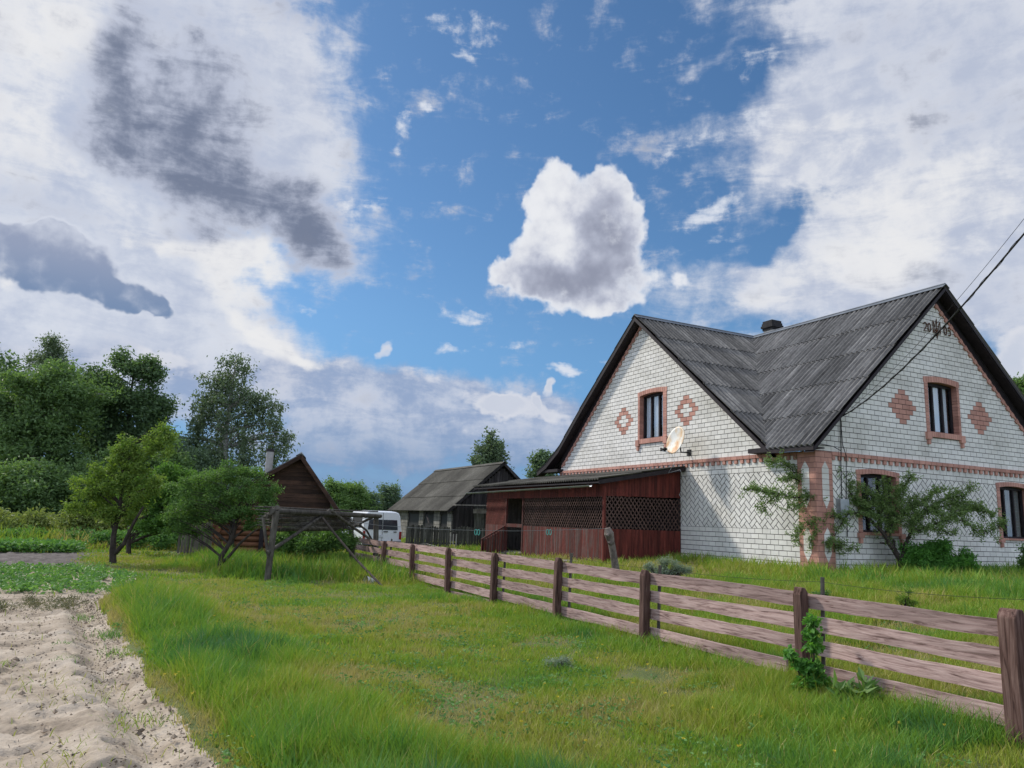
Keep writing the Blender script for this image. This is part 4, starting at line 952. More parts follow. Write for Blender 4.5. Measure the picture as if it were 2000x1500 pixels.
for k in range(3): mb.box((X0 - .05 - .3 * (k + 1), DOOR[0] + .02, .38 - .13 * (k + 1)), (X0 - .05 - .3 * k, DOOR[1] - .1, .42 - .13 * k - .0))
mb.build('steps', MT['greywood'], porch)
mb = MB(); yy = DOOR[1] + .05
mb.bar((X0 - .03, yy, 1.40), (X0 - 1.05, yy, .85), .05, .07)
mb.bar((X0 - 1.0, yy, .1), (X0 - 1.0, yy, .9), .07, .07); mb.bar((X0 - .08, yy, .1), (X0 - .08, yy, 1.38), .08, .08)
u = 0
while u < .9: mb.box((X0 - 1.0 + u, yy - .035, .25), (X0 - 1.0 + u + .09, yy - .018, .84 + u * .54)); u += .10
mb.build('stair_rail', MT['redweather'], porch)
mb = MB(); mb.box((X0 - .05, Y0 - .02, .27), (X0 + .0, DOOR[0], .36)); mb.bar((X0 - .02, Y0 - .03, .34), (X1, Y0 - .03, .40), .06, .07)
for y_ in (7.0, 9.2, 10.9): mb.box((X0 - .02, y_, .0), (X0 + .3, y_ + .3, .3))
mb.build('bottom_beam', MT['greywood'], porch)
Lp = math.hypot(3.45, .62); Np = nrm(-.62, 0, 3.45)
def p_p(c, d, h): s_ = d / Lp; return np.array((-.0 - 3.47 * s_, c, ZB + 3.09 - .62 * s_)) + Np * h
roof_slope('roof', 5.36, 15.2, lambda c: (0, Lp), p_p, 1.75, MT['roofmoss'], porch, per=.15, amp=.024)
mb = MB(); mb.bar((-3.44, 5.40, ZB + 2.39), (.02, 5.40, ZB + 3.02), .025, .13); mb.bar((-3.40, 5.4, ZB + 2.385), (-3.40, 15.15, ZB + 2.385), .06, .05); mb.build('eave_beam', MT['darkboard'], porch)
mb = MB()
gp = [(-3.52, 5.75, ZB + 2.30), (-3.52, 15.7, ZB + 2.22)]; vs = []; fs = []
for i in range(2):
    for k in range(9): t = math.pi + math.pi * k / 8; vs.append((gp[i][0] + .06 * math.cos(t), gp[i][1], gp[i][2] + .06 * math.sin(t)))
for k in range(8): fs.append((k, k + 1, 9 + k + 1, 9 + k))
mb.add(vs, fs, .5)
for y_ in (7, 9, 11, 13, 15): mb.tube([(-3.53 + .065 * math.cos(math.pi + math.pi * k / 6), y_, ZB + 2.29 - (y_ - 5.7) * .008 + .065 * math.sin(math.pi + math.pi * k / 6)) for k in range(7)], .008, 5)
mb.build('gutter', MT['galv'], porch)
mb = MB(); vboards(mb, lambda u, d: (u, Y1 + d), X0, X1, lambda u: ZB + 2.0, lambda u: ez(u) - .06); mb.build('fascia_boards', MT['redboard'], porch)
# bench of planks and stump in front of the porch
bench = thing('plank_bench', (-3.6, 7.5, .2), 'rough plank bench on short stumps along the foot of the red porch', 'bench')
mb = MB(); mb.bar((-3.75, 6.1, .44), (-3.6, 10.8, .36), .26, .04); mb.build('seat', MT['greywood'], bench)
mb = MB(); mb.tube([(-3.72, 6.75, .02), (-3.72, 6.75, .42)], .13, 10, jit=.1); mb.build('leg', MT['redweather'], bench)
mb = MB(); mb.tube([(-3.64, 9.9, .0), (-3.64, 9.9, .35)], .12, 10, jit=.1); mb.build('leg', MT['greywood'], bench)

# ------------------------------------------------------------------ rail fence
fence = thing('rail_fence', (-10, -2, 0), 'pink-washed horizontal board fence with dark red posts crossing the lawn', 'fence')
PY = [-10.88, -8.72, -5.95, -3.55, -1.09, 1.28, 3.70, 6.15, 9.4]
PH = [1.05, 1.02, 1.0, 1.03, .98, .97, .945, .925, .93]
def post_poly(w, h, chamfer, z0=-.1):
    return [(-w / 2, -w / 2), (w / 2, -w / 2), (w / 2, w / 2), (-w / 2, w / 2)]
for i, (y_, h_) in enumerate(zip(PY, PH)):
    w = .112 if i else .15; mb = MB(); x_ = -10.02; yy_ = y_; lean_ = random.uniform(-.02, .02)
    z0 = -.1; prof_ = [(x_ - w / 2, z0), (x_ + w / 2, z0), (x_ + w / 2 + lean_, h_ - .045), (x_ + w * .22 + lean_, h_), (x_ - w * .25 + lean_, h_ + .01), (x_ - w / 2 + lean_, h_ - .07)]
    if i == 0: prof_ = [(x_ - w / 2, z0), (x_ + w / 2, z0), (x_ + w / 2, h_ - .06), (x_ + w * .3, h_), (x_ - w * .2, h_ + .005), (x_ - w / 2 + .0, h_ - .06)]
    mb.prism([(px_, yy_ - w / 2, pz_) for px_, pz_ in prof_], (0, w, 0)); mb.build('post', MT['fpost'], fence, bevel=.012)
RAILS = [(.885, .150), (.655, .150), (.425, .150), (.185, .148), (-.005, .10)]
def board(y0, y1, z0, z1, hgt, x_=-9.935, wob=.011):
    n = max(8, int((y1 - y0) / .12)); vs = []; fs = []; ph = random.uniform(0, 9)
    for i in range(n + 1):
        y_ = y0 + (y1 - y0) * i / n; zc = z0 + (z1 - z0) * i / n + .006 * math.sin(y_ * 1.3 + ph)
        tp = zc + hgt / 2 + wob * (float(fbm(np.array([y_ * 2.5 + ph * 9]), np.array([ph]), 2, 5)[0]) - .5) * 2; bt = zc - hgt / 2 + wob * 1.3 * (float(fbm(np.array([y_ * 2.1 + ph * 5]), np.array([ph + 3]), 2, 6)[0]) - .5) * 2
        xo = x_ + .008 * math.sin(y_ * .9 + ph)
        vs += [(xo - .014, y_, bt), (xo + .014, y_, bt), (xo + .014, y_, tp), (xo - .014, y_, tp)]
    for i in range(n):
        for k in range(4): k2 = (k + 1) % 4; fs.append((i * 4 + k, i * 4 + k2, i * 4 + 4 + k2, i * 4 + 4 + k))
    fs += [(0, 1, 2, 3), (n * 4 + 3, n * 4 + 2, n * 4 + 1, n * 4)]
    mb = MB(); mb.add(vs, fs); return mb
BP = [-13.4] + PY
for i in range(len(BP) - 1):
    a, b_ = BP[i], BP[i + 1]
    for k, (zc, hg) in enumerate(RAILS):
        sc_ = 1.0 if i < 7 else .97
        y0 = a + .0; y1 = b_ - .004
        if i == 1 + 0 and False: continue
        if i == 2 and k == 3: y0 = b_ * .0 + a + .30
        if k == 4 and i > 6: continue
        dz = -.012 * max(0, i - 5)
        j = random.uniform(-.012, .012)
        board(y0, y1, zc + dz + j, zc + dz + random.uniform(-.012, .012), hg * (.95 + .1 * random.random())).build('board', MT['fboard'], fence)
# stakes nailed behind the posts, carrying a strand of wire
for i, (y_, t) in enumerate(((-10.98, 1.18), (-8.84, 1.14), (-6.07, 1.08), (-3.70, 1.12), (-1.22, 1.03), (6.0, 1.0))):
    mb = MB(); mb.bar((-9.87, y_, .2), (-9.86, y_ - .02, t), .03, .035); mb.build('stake', MT['pole'], fence)
mb = MB(); mb.tube([(-9.84, 3.7, .95), (-9.84, 3.2, .98), (-9.82, 2.3, .93), (-9.84, 1.3, .95)], .004, 5); mb.build('wire_strand', MT['wire'], fence)
# wire fence strand between the lawn and the house yard
yw = thing('wire_fence', (-9.5, -6, 0), 'single strand of thin wire strung on stakes just behind the board fence', 'wire fence')
mb = MB(); pts = []
for a, b_ in (((-9.86, -11.0, 1.13), (-9.86, -8.84, 1.09)), ((-9.86, -8.84, 1.09), (-9.86, -6.07, 1.03)), ((-9.86, -6.07, 1.03), (-9.86, -3.7, 1.07))):
    for k in range(9): t = k / 8; pts.append((a[0], a[1] + (b_[1] - a[1]) * t, a[2] + (b_[2] - a[2]) * t - .03 * 4 * t * (1 - t)))
mb.tube(pts, .0020, 5); mb.build('strand', MT['cable'], yw)

# gnarled post, the wire it carries and the plastic loops on it
g = thing('gnarled_post', (-5.6, 1.36, .3), 'leaning knotty grey trunk post standing behind the board fence by the porch', 'post')
mb = MB(); P_ = [ony(1208, 1180, 1.36), ony(1205, 1130, 1.36), ony(1200, 1095, 1.36), ony(1194, 1060, 1.36), ony(1189, 1042, 1.36), ony(1187, 1031, 1.36)]
mb.tube(P_, [.105, .10, .092, .085, .12, .07], 12, jit=.16)
mb.tube([P_[4] + Vector((-.03, -.05, -.02)), P_[4] + Vector((-.11, -.08, -.06))], [.06, .035], 8, jit=.2); mb.tube([P_[3] + Vector((-.03, -.05, .03)), P_[3] + Vector((-.10, -.06, -.04))], [.07, .05], 8, jit=.2)
mb.build('trunk', MT['gnarl'], g, bevel=.01)
mb = MB(); mb.bar(ony(1204, 1160, 1.36), Vector((-6.6, 1.3, -.05)), .09, .05); mb.build('brace', MT['darkboard'], g)
wire = thing('washing_line', (-5.6, 1.4, 1.5), 'long thin wire line with teal plastic loops strung leftwards from the gnarled post', 'wire line')
Wp = [(1186, 1032, 20.6), (1130, 1034, 20.3), (1072, 1036, 20), (1000, 1037, 19.7), (932, 1036, 19.4), (860, 1034, 19), (795, 1030, 18.7), (740, 1026, 18.4), (690, 1019, 18.2)]
mb = MB(); mb.tube([at(*p) for p in Wp], .0045, 5); mb.build('strand', MT['wire'], wire)
for (px_, D_) in ((932, 19.4), (1072, 20.0)):
    c_ = at(px_, 1039.5, D_); mb = MB()
    for s_ in (-.035, .035): mb.tube([c_ + rv * (s_ + .03 * math.cos(a)) + zv * (.07 * math.sin(a)) for a in np.linspace(0, 2 * math.pi, 13)], .011, 6)
    mb.build('plastic_loop', MT['teal'], wire)

# ------------------------------------------------------------------ overhead cables
P1 = Vector(FR(.98, 4.27, .06)); P2 = at(2065, 378, 11.5)
cb_ = thing('power_cable', tuple(P1), 'thick black power cable sagging from the right house wall up to the sky corner', 'cable')
pts = []
for i in range(53):
    t = i / 32; p = P1.lerp(P2, t); p.z -= .42 * 4 * t * (1 - t) * (1 - .35 * t); pts.append(p)
mb = MB(); mb.tube(pts, .017, 6)
k = 0
tw = []
for i in range(320):
    t = i / 199; p = P1.lerp(P2, t); p.z -= .42 * 4 * t * (1 - t) * (1 - .35 * t); a = t * 60; tw.append(p + Vector((math.cos(a) * .02, math.sin(a) * .02, math.sin(a) * .016)))
mb.tube(tw, .006, 4); mb.build('cable', MT['cable'], cb_)
Q1 = Vector(FR(3.4, 6.9, .1)); Q2 = at(2060, 350, 12.5)
cc = MB(); pts = []
for i in range(40):
    t = i / 24; p = Vector(FR(1.3, 4.5, .1)).lerp(Q2, t); p.z -= .25 * 4 * t * (1 - t); pts.append(p)
cc.tube(pts, .005, 5); o = cc.build('thin_cable', MT['cable']); tag(o, 'thin wire running above the thick power cable across the right gable', 'cable')

# ------------------------------------------------------------------ barn
barn = thing('barn', (1.3, 27, 0), 'low dark timber barn with a mossy grey roof and pale block piers behind the van', 'barn')
BX0, BX1, BY0, BY1 = -1.45, 4.0, 22.15, 32.2; bz = .1
apx, apz = 1.27, 4.71
mb = MB(); vboards(mb, lambda u, d: (u, BY0 - d), BX0, BX1, lambda u: bz, lambda u: 4.45 - abs(u - apx) * .85, w=.16, gap=.012); mb.build('gable_boards', MT['barnwood'], barn)
mb = MB(); mb.box((BX0 + .03, BY0 + .02, 0), (BX1, BY1, 2.0)); mb.prism([(-1.3, BY0 + .02, 2.0), (3.8, BY0 + .02, 2.0), (apx, BY0 + .02, 4.3)], (0, 9.9, 0)); mb.build('inner_wall', MT['black'], barn)
for (a, b_) in ((22.3, 22.9), (24.0, 24.9), (26.6, 27.3), (29.3, 31.9)):
    mb = MB(); z = 0.1
    while z < 1.9:
        y_ = a
        while y_ < b_ - .02: e = min(y_ + .39, b_); mb.box((BX0 - .05, y_ + .01, z), (BX0 + .03, e - .01, z + .185)); y_ = e
        z += .2
    mb.build('block_pier', MT['greyblock'], barn)
mb = MB(); mb.box((BX0 - .04, BY0, 1.85), (BX0 + .04, BY1, 2.02)); mb.bar((BX0 - .3, 24.9, 1.3), (BX0 - .1, 26.0, 1.9), .06, .06); mb.build('wall_plate', MT['barnwood'], barn)
mb = MB(); vboards(mb, lambda u, d: (u, BY0 - .04 - d), -.3, .85, lambda u: bz + .05, lambda u: 2.25, w=.14, gap=.01); mb.box((-.38, BY0 - .07, 2.27), (.95, BY0 - .03, 2.4)); mb.build('door', MT['paling'], barn)
# small side roof boards beside the porch
mb = MB(); mb.bar((-1.7, 21.5, 2.32), (1.2, 21.5, 2.40), .5, .05); mb.bar((-.6, 21.6, 2.05), (1.2, 21.6, 2.1), .04, .22); mb.build('door_hood', MT['greywood'], barn)
Lb = math.hypot(3.11, 2.71)
def p_b(c, d, h): s_ = d / Lb; return np.array((apx - 3.11 * s_, c, apz - 2.71 * s_)) + nrm(-2.71, 0, 3.11) * h
roof_slope('roof_slope', 22.0, 32.3, lambda c: (0, Lb), p_b, 1.4, MT['roofmoss'], barn, per=.22, amp=.022, S=6)
def p_b2(c, d, h): s_ = d / Lb; return np.array((apx + 3.11 * s_, c, apz - 2.71 * s_)) + nrm(2.71, 0, 3.11) * h
roof_slope('roof_slope', 22.0, 32.3, lambda c: (0, Lb), p_b2, 1.4, MT['roofmoss'], barn, per=.22, amp=.022, S=6)
mb = MB(); mb.bar((apx, 22.0, apz - .06), (apx - 3.1, 22.0, apz - 2.76), .03, .13); mb.bar((apx, 22.0, apz - .06), (apx + 3.1, 22.0, apz - 2.76), .03, .13); mb.build('barge_board', MT['barnwood'], barn)
mb = MB(); cap(mb, (apx, 21.95, apz), (apx, 32.35, apz)); mb.build('ridge_cap', MT['roofmoss'], barn)

# paling fences
pf = thing('paling_fence', (-3.2, 18.5, .1), 'dark tall paling fence with two pale slats between the van and the porch', 'paling fence')
mb = MB()
x_ = -5.2
while x_ < -1.2:
    w = random.uniform(.09, .13)
    if not abs(x_ + 2.96) < .16:
        h_ = 1.27 + random.uniform(-.05, .05); mb.add([(x_, 18.5, .05), (x_ + w, 18.5, .05), (x_ + w, 18.5, h_ - .05), (x_ + w / 2, 18.5, h_), (x_, 18.5, h_ - .05), (x_, 18.52, .05), (x_ + w, 18.52, .05), (x_ + w, 18.52, h_ - .05), (x_ + w / 2, 18.52, h_), (x_, 18.52, h_ - .05)], [(0, 1, 2, 3, 4), (9, 8, 7, 6, 5), (0, 5, 6, 1), (1, 6, 7, 2), (2, 7, 8, 3), (3, 8, 9, 4), (4, 9, 5, 0)])
    x_ += w + random.uniform(.005, .03)
mb.build('paling', MT['paling'], pf)
mb = MB()
for x_ in (-3.07, -2.93, -2.78): mb.box((x_, 18.46, .1), (x_ + .045, 18.48, .93))
mb.build('pale_slat', MT['asbestos'], pf)
mb = MB(); mb.box((-5.2, 18.53, .45), (-1.2, 18.57, .53)); mb.box((-5.2, 18.53, 1.0), (-1.2, 18.57, 1.08)); mb.build('rail', MT['paling'], pf)
pg = thing('paling_fence', (-14, 15.8, 0), 'grey ragged paling fence to the left of the log bathhouse', 'paling fence')
mb = MB(); a = Vector((-14.75, 16.3, 0)); b_ = Vector((-13.2, 15.6, 0)); n = 15
for i in range(n):
    p = a.lerp(b_, i / n); q = a.lerp(b_, (i + .8) / n); h_ = 1.15 + random.uniform(-.1, .12); ln_ = random.uniform(-.04, .04)
    mb.prism([(p.x, p.y, -.05), (q.x, q.y, -.05), (q.x + ln_, q.y, h_), (p.x + ln_, p.y, h_ - .03)], (.0, .025, 0))
mb.build('paling', MT['greywood'], pg)
mb = MB(); mb.bar(a + Vector((0, .04, .8)), b_ + Vector((0, .04, .8)), .04, .08); mb.build('rail', MT['greywood'], pg)

# ------------------------------------------------------------------ van
van = thing('parked_van', (-5.85, 22, .0), 'white delivery van parked tail-on between the shed and the barn', 'van')
vx0, vx1, vy0, vy1 = -6.78, -4.9, 20.0, 24.6
def sect(y_, top, inset, xo=0):
    w = (vx1 - vx0) / 2; cx_ = (vx0 + vx1) / 2
    pr = [(-w + .03, .30), (-w, .45), (-w, 1.0), (-w + .04, 1.08), (-w + .10 + inset, top - .20), (-w + .17 + inset, top - .06), (-w + .30 + inset, top), (w - .30 - inset, top), (w - .17 - inset, top - .06), (w - .10 - inset, top - .20), (w - .04, 1.08), (w, 1.0), (w, .45), (w - .03, .30)]
    return [(cx_ + a_, y_, z_) for a_, z_ in pr]
secs = [sect(vy0 + .06, 1.80, .02), sect(vy0 + .10, 1.83, 0), sect(21, 1.87, 0), sect(22.6, 1.86, 0), sect(23.3, 1.45, .1), sect(23.6, 1.15, .0), sect(24.5, .95, .02)]
secs[-2] = [(p[0], p[1], min(p[2], 1.1)) for p in secs[-2]]; secs[-1] = [(p[0], p[1], min(p[2], .92)) for p in secs[-1]]
mb = MB(); vs = []; fs = []; n = 14
for s_ in secs: vs += s_
for i in range(len(secs) - 1):
    for k in range(n): k2 = (k + 1) % n; fs.append((i * n + k, i * n + k2, i * n + n + k2, i * n + n + k))
fs += [tuple(range(n)), tuple((len(secs) - 1) * n + k for k in range(n))[::-1]]
mb.add(vs, fs, .5); body = mb.build('body', MT['white'], van, bevel=.02)
mb = MB(); yb = vy0 + .045
for (a, b_) in ((-6.54, -5.86), (-5.82, -5.10)): mb.prism([(a, yb, 1.0), (b_, yb, 1.0), (b_ - (.05 if b_ > -5.5 else 0), yb + .006, 1.46), (a + (.05 if a < -6 else 0), yb + .006, 1.46)], (0, .02, 0))
mb.build('rear_window', pmat('tinted_glass', [(.02, .03, .04), (.05, .06, .07)], (3, 3, 3), .08, spec=.9), van)
mb = MB()
mb.box((-5.845, yb - .0, .42), (-5.835, yb + .03, 1.78)); mb.box((-5.78, yb - .02, .90), (-5.58, yb + .02, .935)); mb.box((-5.30, yb - .02, .90), (-5.15, yb + .02, .93)); mb.build('door_handle', MT['black'], van)
for x_ in (-6.76, -5.02): mb = MB(); mb.box((x_, yb - .01, .58), (x_ + .11, yb + .06, .93)); mb.build('tail_light', MT['tail'], van)
mb = MB(); mb.box((-6.15, yb - .015, .66), (-5.80, yb + .01, .76)); mb.build('number_plate', MT['enamel'], van)
mb = MB(); mb.box((vx0 - .0, vy0 - .04, .28), (vx1 + .0, vy0 + .10, .50)); mb.build('bumper', pmat('grey_bumper', [(.10, .10, .10), (.15, .15, .15)], (3, 3, 3), .6), van, bevel=.03)
mb = MB()
mb.prism([(vx0 + .005, 20.5, 1.08), (vx0 + .005, 22.2, 1.08), (vx0 + .10, 22.2, 1.56), (vx0 + .10, 20.5, 1.56)], (-.012, 0, 0)); mb.prism([(vx0 + .0, 22.35, 1.08), (vx0 + .0, 23.2, 1.08), (vx0 + .12, 22.75, 1.56), (vx0 + .12, 22.35, 1.56)], (-.012, 0, 0)); mb.build('side_window', MT['black'], van)
mb = MB(); mb.box((vx0 - .2, 22.9, .95), (vx0 - .02, 23.05, 1.18)); mb.build('wing_mirror', MT['black'], van, bevel=.02)
for (x_, y_) in ((vx0 + .02, 20.9), (vx1 - .2, 20.9), (vx0 + .02, 23.7), (vx1 - .2, 23.7)):
    mb = MB(); mb.tube([(x_, y_, .32), (x_ + .19, y_, .32)], .32, 24); wh = mb.build('wheel', MT['black'], van)
    mb = MB(); mb.tube([(x_ - .01, y_, .32), (x_ + .2, y_, .32)], .19, 16); mb.build('rim', MT['galv'], wh)

# ------------------------------------------------------------------ log bathhouse
bath = thing('log_bathhouse', (-11.52, 11.2, 0), 'small brown log bathhouse with a dark boarded gable and metal pipe chimney', 'shed')
yb0 = 11.2; ax_, az_ = -11.52, 3.52; lx, lz, rx, rz = -14.2, 1.76, -10.22, 1.82
def bath_top(u): return az_ - .12 - ((ax_ - u) * (az_ - lz) / (ax_ - lx) if u < ax_ else (u - ax_) * (az_ - rz) / (rx - ax_))
mb = MB(); z = 1.70
while z < az_ - .1:
    q = [(-13.95, z), (-10.45, z), (-10.45, z + .139), (-13.95, z + .139)]
    sl = (az_ - lz) / (ax_ - lx); sr = (az_ - rz) / (rx - ax_)
    q = clip(clip(q, -sl, 1, az_ - .1 - sl * ax_), sr, 1, az_ - .1 + sr * ax_)
    if parea(q) > .001:
        n_ = len(q); mb.add([(a, yb0 - (.016 if b_ < z + .05 else .004), b_) for a, b_ in q] + [(a, yb0 + .02, b_) for a, b_ in q], [tuple(range(n_)), tuple(range(2 * n_ - 1, n_ - 1, -1))] + [(i, i + n_, (i + 1) % n_ + n_, (i + 1) % n_) for i in range(n_)])
    z += .14
mb.build('gable_boards', MT['gableboard'], bath)
mb = MB(); mb.prism([(-13.7, yb0 + .05, 1.7), (-10.6, yb0 + .05, 1.7), (ax_, yb0 + .05, az_ - .35)], (0, 4.4, 0)); mb.build('attic_core', MT['black'], bath)
mb = MB(); z = .20; i = 0
while z < 1.7:
    mb.tube([(-14.05 - random.uniform(0, .06), yb0 + .02, z), (-10.35, yb0 + .02, z)], .092, 12, r=random.random()); z += .178; i += 1
mb.build('log_wall', MT['logs'], bath, smooth_=False)
mb = MB(); 
for x_ in (-13.9, -10.5):
    mb = MB(); z = .29
    while z < 1.7: mb.tube([(x_, yb0 - .2, z), (x_, 16, z)], .092, 12); z += .178
    mb.build('log_wall', MT['logs'], bath)
mb = MB(); mb.box((-13.55, yb0 - .17, .1), (-13.38, yb0 - .06, 1.7)); mb.box((-12.62, yb0 - .17, .0), (-12.48, yb0 - .06, 1.7)); mb.build('door_post', MT['darkboard'], bath)
mb = MB(); mb.box((-13.9, yb0 + .1, 0), (-10.5, 16, 1.7)); mb.build('inner_wall', MT['darkboard'], bath)
def slope_xz(mb, a, b_, y0, y1, th=.05):
    mb.prism([(a[0], y0, a[1]), (b_[0], y0, b_[1]), (b_[0], y0, b_[1] + th), (a[0], y0, a[1] + th)], (0, y1 - y0, 0))
mb = MB(); slope_xz(mb, (lx - .1, lz - .06), (ax_, az_), yb0 - .35, 16.4); slope_xz(mb, (ax_, az_), (rx + .1, rz - .12), yb0 - .35, 16.4); mb.build('roof', MT['roofslate'], bath)
mb = MB(); mb.bar((lx, yb0 - .36, lz - .06), (ax_, yb0 - .36, az_ - .06), .03, .12); mb.bar((ax_, yb0 - .36, az_ - .06), (rx + .08, yb0 - .36, rz - .17), .03, .12); mb.build('barge_board', MT['gableboard'], bath)
mb = MB(); mb.prism([(ax_ - .17, yb0 - .38, az_ - .03), (ax_, yb0 - .38, az_ + .10), (ax_ + .15, yb0 - .38, az_ - .08), (ax_, yb0 - .38, az_ + .05)], (0, 5.2, 0)); mb.build('ridge_cap', MT['galv'], bath)
mb = MB(); mb.tube([(-12.62, 12.7, 2.3), (-12.62, 12.7, 3.77)], .125, 18); ch = mb.build('chimney_pipe', MT['asbestos'], bath, smooth_=False)
mb = MB(); mb.tube([(-12.62, 12.7, 3.70), (-12.62, 12.7, 3.80)], .135, 18); mb.build('rim', MT['soot'], ch)

bath.rotation_euler.z = R(-12)
# ------------------------------------------------------------------ vine pergola
per = thing('vine_pergola', (-11.5, 6.5, 0), 'weathered grey pole pergola leaning in tall grass in front of the log bathhouse', 'pergola')
def Pp(px_, py_, D_): return at(px_, py_, D_)
DL, DR = 18.4, 24.0   # forward depth of the left and right front posts
def pole(name, pts, r_, mat='pole', jit=.12, n=9): mb = MB(); mb.tube(pts, r_, n, jit=jit); return mb.build(name, MT[mat], per)
pole('post', [Pp(521, 1142, DL), Pp(527, 1090, DL), Pp(534, 1040, DL), Pp(540, 998, DL)], [.075, .075, .078, .08], n=11)
pole('post', [Pp(524, 1088, DL - .05), Pp(519, 1050, DL), Pp(514, 1012, DL + .1)], [.035, .038, .035])
pole('post', [Pp(733, 1118, DR), Pp(734, 1070, DR), Pp(735, 1005, DR)], [.09, .085, .08], n=11)
pole('post', [Pp(688, 1100, DR - .5), Pp(687, 1070, DR - .5), Pp(685, 1031, DR - .5)], [.09, .085, .08], n=11)
pole('beam', [Pp(530, 998, DL - .1), Pp(600, 1001, DL + 1.6), Pp(680, 1005, DR - 1.8), Pp(743, 1008.5, DR + .1)], [.075, .07, .072, .06], n=11)
pole('beam', [Pp(530, 1034, DL + .9), Pp(600, 1034, DL + 2.4), Pp(690, 1033, DR - .4)], [.055, .052, .05])
pole('beam', [Pp(516, 990, DL + .2), Pp(620, 995, DL + 2.3), Pp(738, 999, DR + .3)], [.022, .022, .018])
pole('beam', [Pp(541, 991, DL), Pp(535, 1000, DL + .4), Pp(510, 1014, DL + 1.4)], [.06, .06, .05])
pole('beam', [Pp(735, 1006, DR), Pp(712, 1018, DR - .2), Pp(688, 1030, DR - .4)], [.045, .04, .04])
pole('brace', [Pp(522, 1080, DL - .15), Pp(580, 1042, DL + 1.2), Pp(645, 996, DL + 2.8)], [.045, .042, .04])
pole('brace', [Pp(646, 997, DL + 2.7), Pp(690, 1030, DR - 1.4), Pp(733, 1060, DR - .1)], [.042, .04, .038])
pole('brace', [Pp(630, 1012, DL + 2.2), Pp(660, 1050, DL + 1.7), Pp(700, 1097, DL + 1.0), Pp(751, 1150, DL - .2)], [.034, .032, .03, .026], mat='bark')
pole('brace', [Pp(700, 1024, DR - .6), Pp(716, 1036, DR - .4), Pp(727, 1055, DR - .2)], [.034, .03, .03])
pole('brace', [Pp(748, 1063, DR + .2), Pp(741, 1085, DR), Pp(734, 1112, DR - .1)], [.03, .03, .03], mat='fpost')
for k in range(17):
    t = (k + .5) / 17; y0 = 1003 + 27 * t; o = random.uniform(-2, 2)
    pole('slat', [Pp(524 + random.uniform(-10, 14), y0 + o, DL + .9 * t), Pp(610, y0 + 1.2 + random.uniform(-1.2, 1.2), DL + 2.0), Pp(690 + random.uniform(-6, 10) - 8 * t, y0 + .5, DR - .4 - .6 * (1 - t))], [.020, .018, .015], n=6)
for k in range(34):
    u_ = random.random(); v_ = random.random(); a_ = at(525 + 190 * u_, 1001 + 26 * v_, DL + (DR - DL) * u_ * .9 + .6 * v_)
    q_ = a_ + rv * random.uniform(-.5, .5) + hv * random.uniform(-.5, .5) + zv * random.uniform(-.35, .12); mid_ = a_.lerp(q_, .5) + zv * random.uniform(-.12, .08)
    pole('vine_shoot', [a_, mid_, q_], [.009, .007, .004], mat='bark', n=5)
for k in range(7):
    y0 = 985 + k * 6; pole('slat', [Pp(500 + random.uniform(-8, 8), y0 + 4, DL + 1.5), Pp(528 + random.uniform(-4, 10), y0 + 6, DL + .4)], [.014, .012], n=6)
# bucket lying in the grass
bk = thing('bucket', (-11.2, 3.5, 0), 'white enamel bucket lying on its side in the grass below the pergola', 'bucket')
c_ = at(722, 1137, 18.9); d_ = (rv * -.80 + hv * -.55 + zv * .12).normalized()
mb = MB(); vs = []; fs = []; n = 24; a_ = d_.cross(zv).normalized(); b2 = a_.cross(d_)
for (t, r_) in ((.12, .135), (-.14, .095), (-.135, .09), (.115, .128)):
    for k in range(n): vs.append(c_ + d_ * t + a_ * (r_ * math.cos(2 * math.pi * k / n)) + b2 * (r_ * math.sin(2 * math.pi * k / n)))
for (i, j) in ((0, 1), (2, 3), (3, 0)):
    for k in range(n): k2 = (k + 1) % n; fs.append((i * n + k, i * n + k2, j * n + k2, j * n + k))
fs.append(tuple(range(n, 2 * n))); fs.append(tuple(range(3 * n - 1, 2 * n - 1, -1)))
mb.add(vs, fs, .5); mb.build('shell', MT['enamel'], bk)
mb = MB(); mb.tube([c_ + d_ * .12 + a_ * (.138 * math.cos(t)) + b2 * (.138 * math.sin(t)) for t in np.linspace(0, 2 * math.pi, 25)], .008, 6); mb.build('rim', MT['black'], bk)
# small board lying on the lawn under the fruit tree
mb = MB(); q = at(300, 1093, 25.0); mb.bar(q - rv * .22, q + rv * .22, .18, .035, r=.8); mb.bar(q - rv * .1 - zv * .1, q - rv * .1, .05, .05); mb.bar(q + rv * .14 - zv * .1, q + rv * .14, .05, .05)
tag(mb.build('low_bench', MT['asbestos']), 'tiny pale plank bench on the bright lawn right of the fruit tree', 'bench')

# ------------------------------------------------------------------ vegetation
def leafmesh(name, C_, size, mat, parent, aspect=.5, hang=0.0, rnd=None, flat=.3):
    n = len(C_); d = RS.normal(0, 1, (n, 3)); d[:, 2] = d[:, 2] * (1 - flat) - hang; d /= np.linalg.norm(d, axis=1)[:, None]
    r = RS.normal(0, 1, (n, 3)); s = np.cross(d, r); s /= np.linalg.norm(s, axis=1)[:, None] + 1e-9
    L_ = (size * RS.uniform(.6, 1.4, n))[:, None]; w = L_ * aspect / 2; nn = np.cross(d, s) * L_ * .12
    V_ = np.stack([C_, C_ + d * L_ * .5 + s * w + nn, C_ + d * L_, C_ + d * L_ * .5 - s * w + nn], 1).reshape(-1, 3)
    i = np.arange(n) * 4; Q = np.stack([i, i + 1, i + 2, i + 3], 1)
    rnd = RS.uniform(0, 1, n) if rnd is None else np.clip(rnd, 0, 1)
    return np_mesh(name, V_, [Q], mat, {'rnd': ('FACE', rnd)}, False, parent)
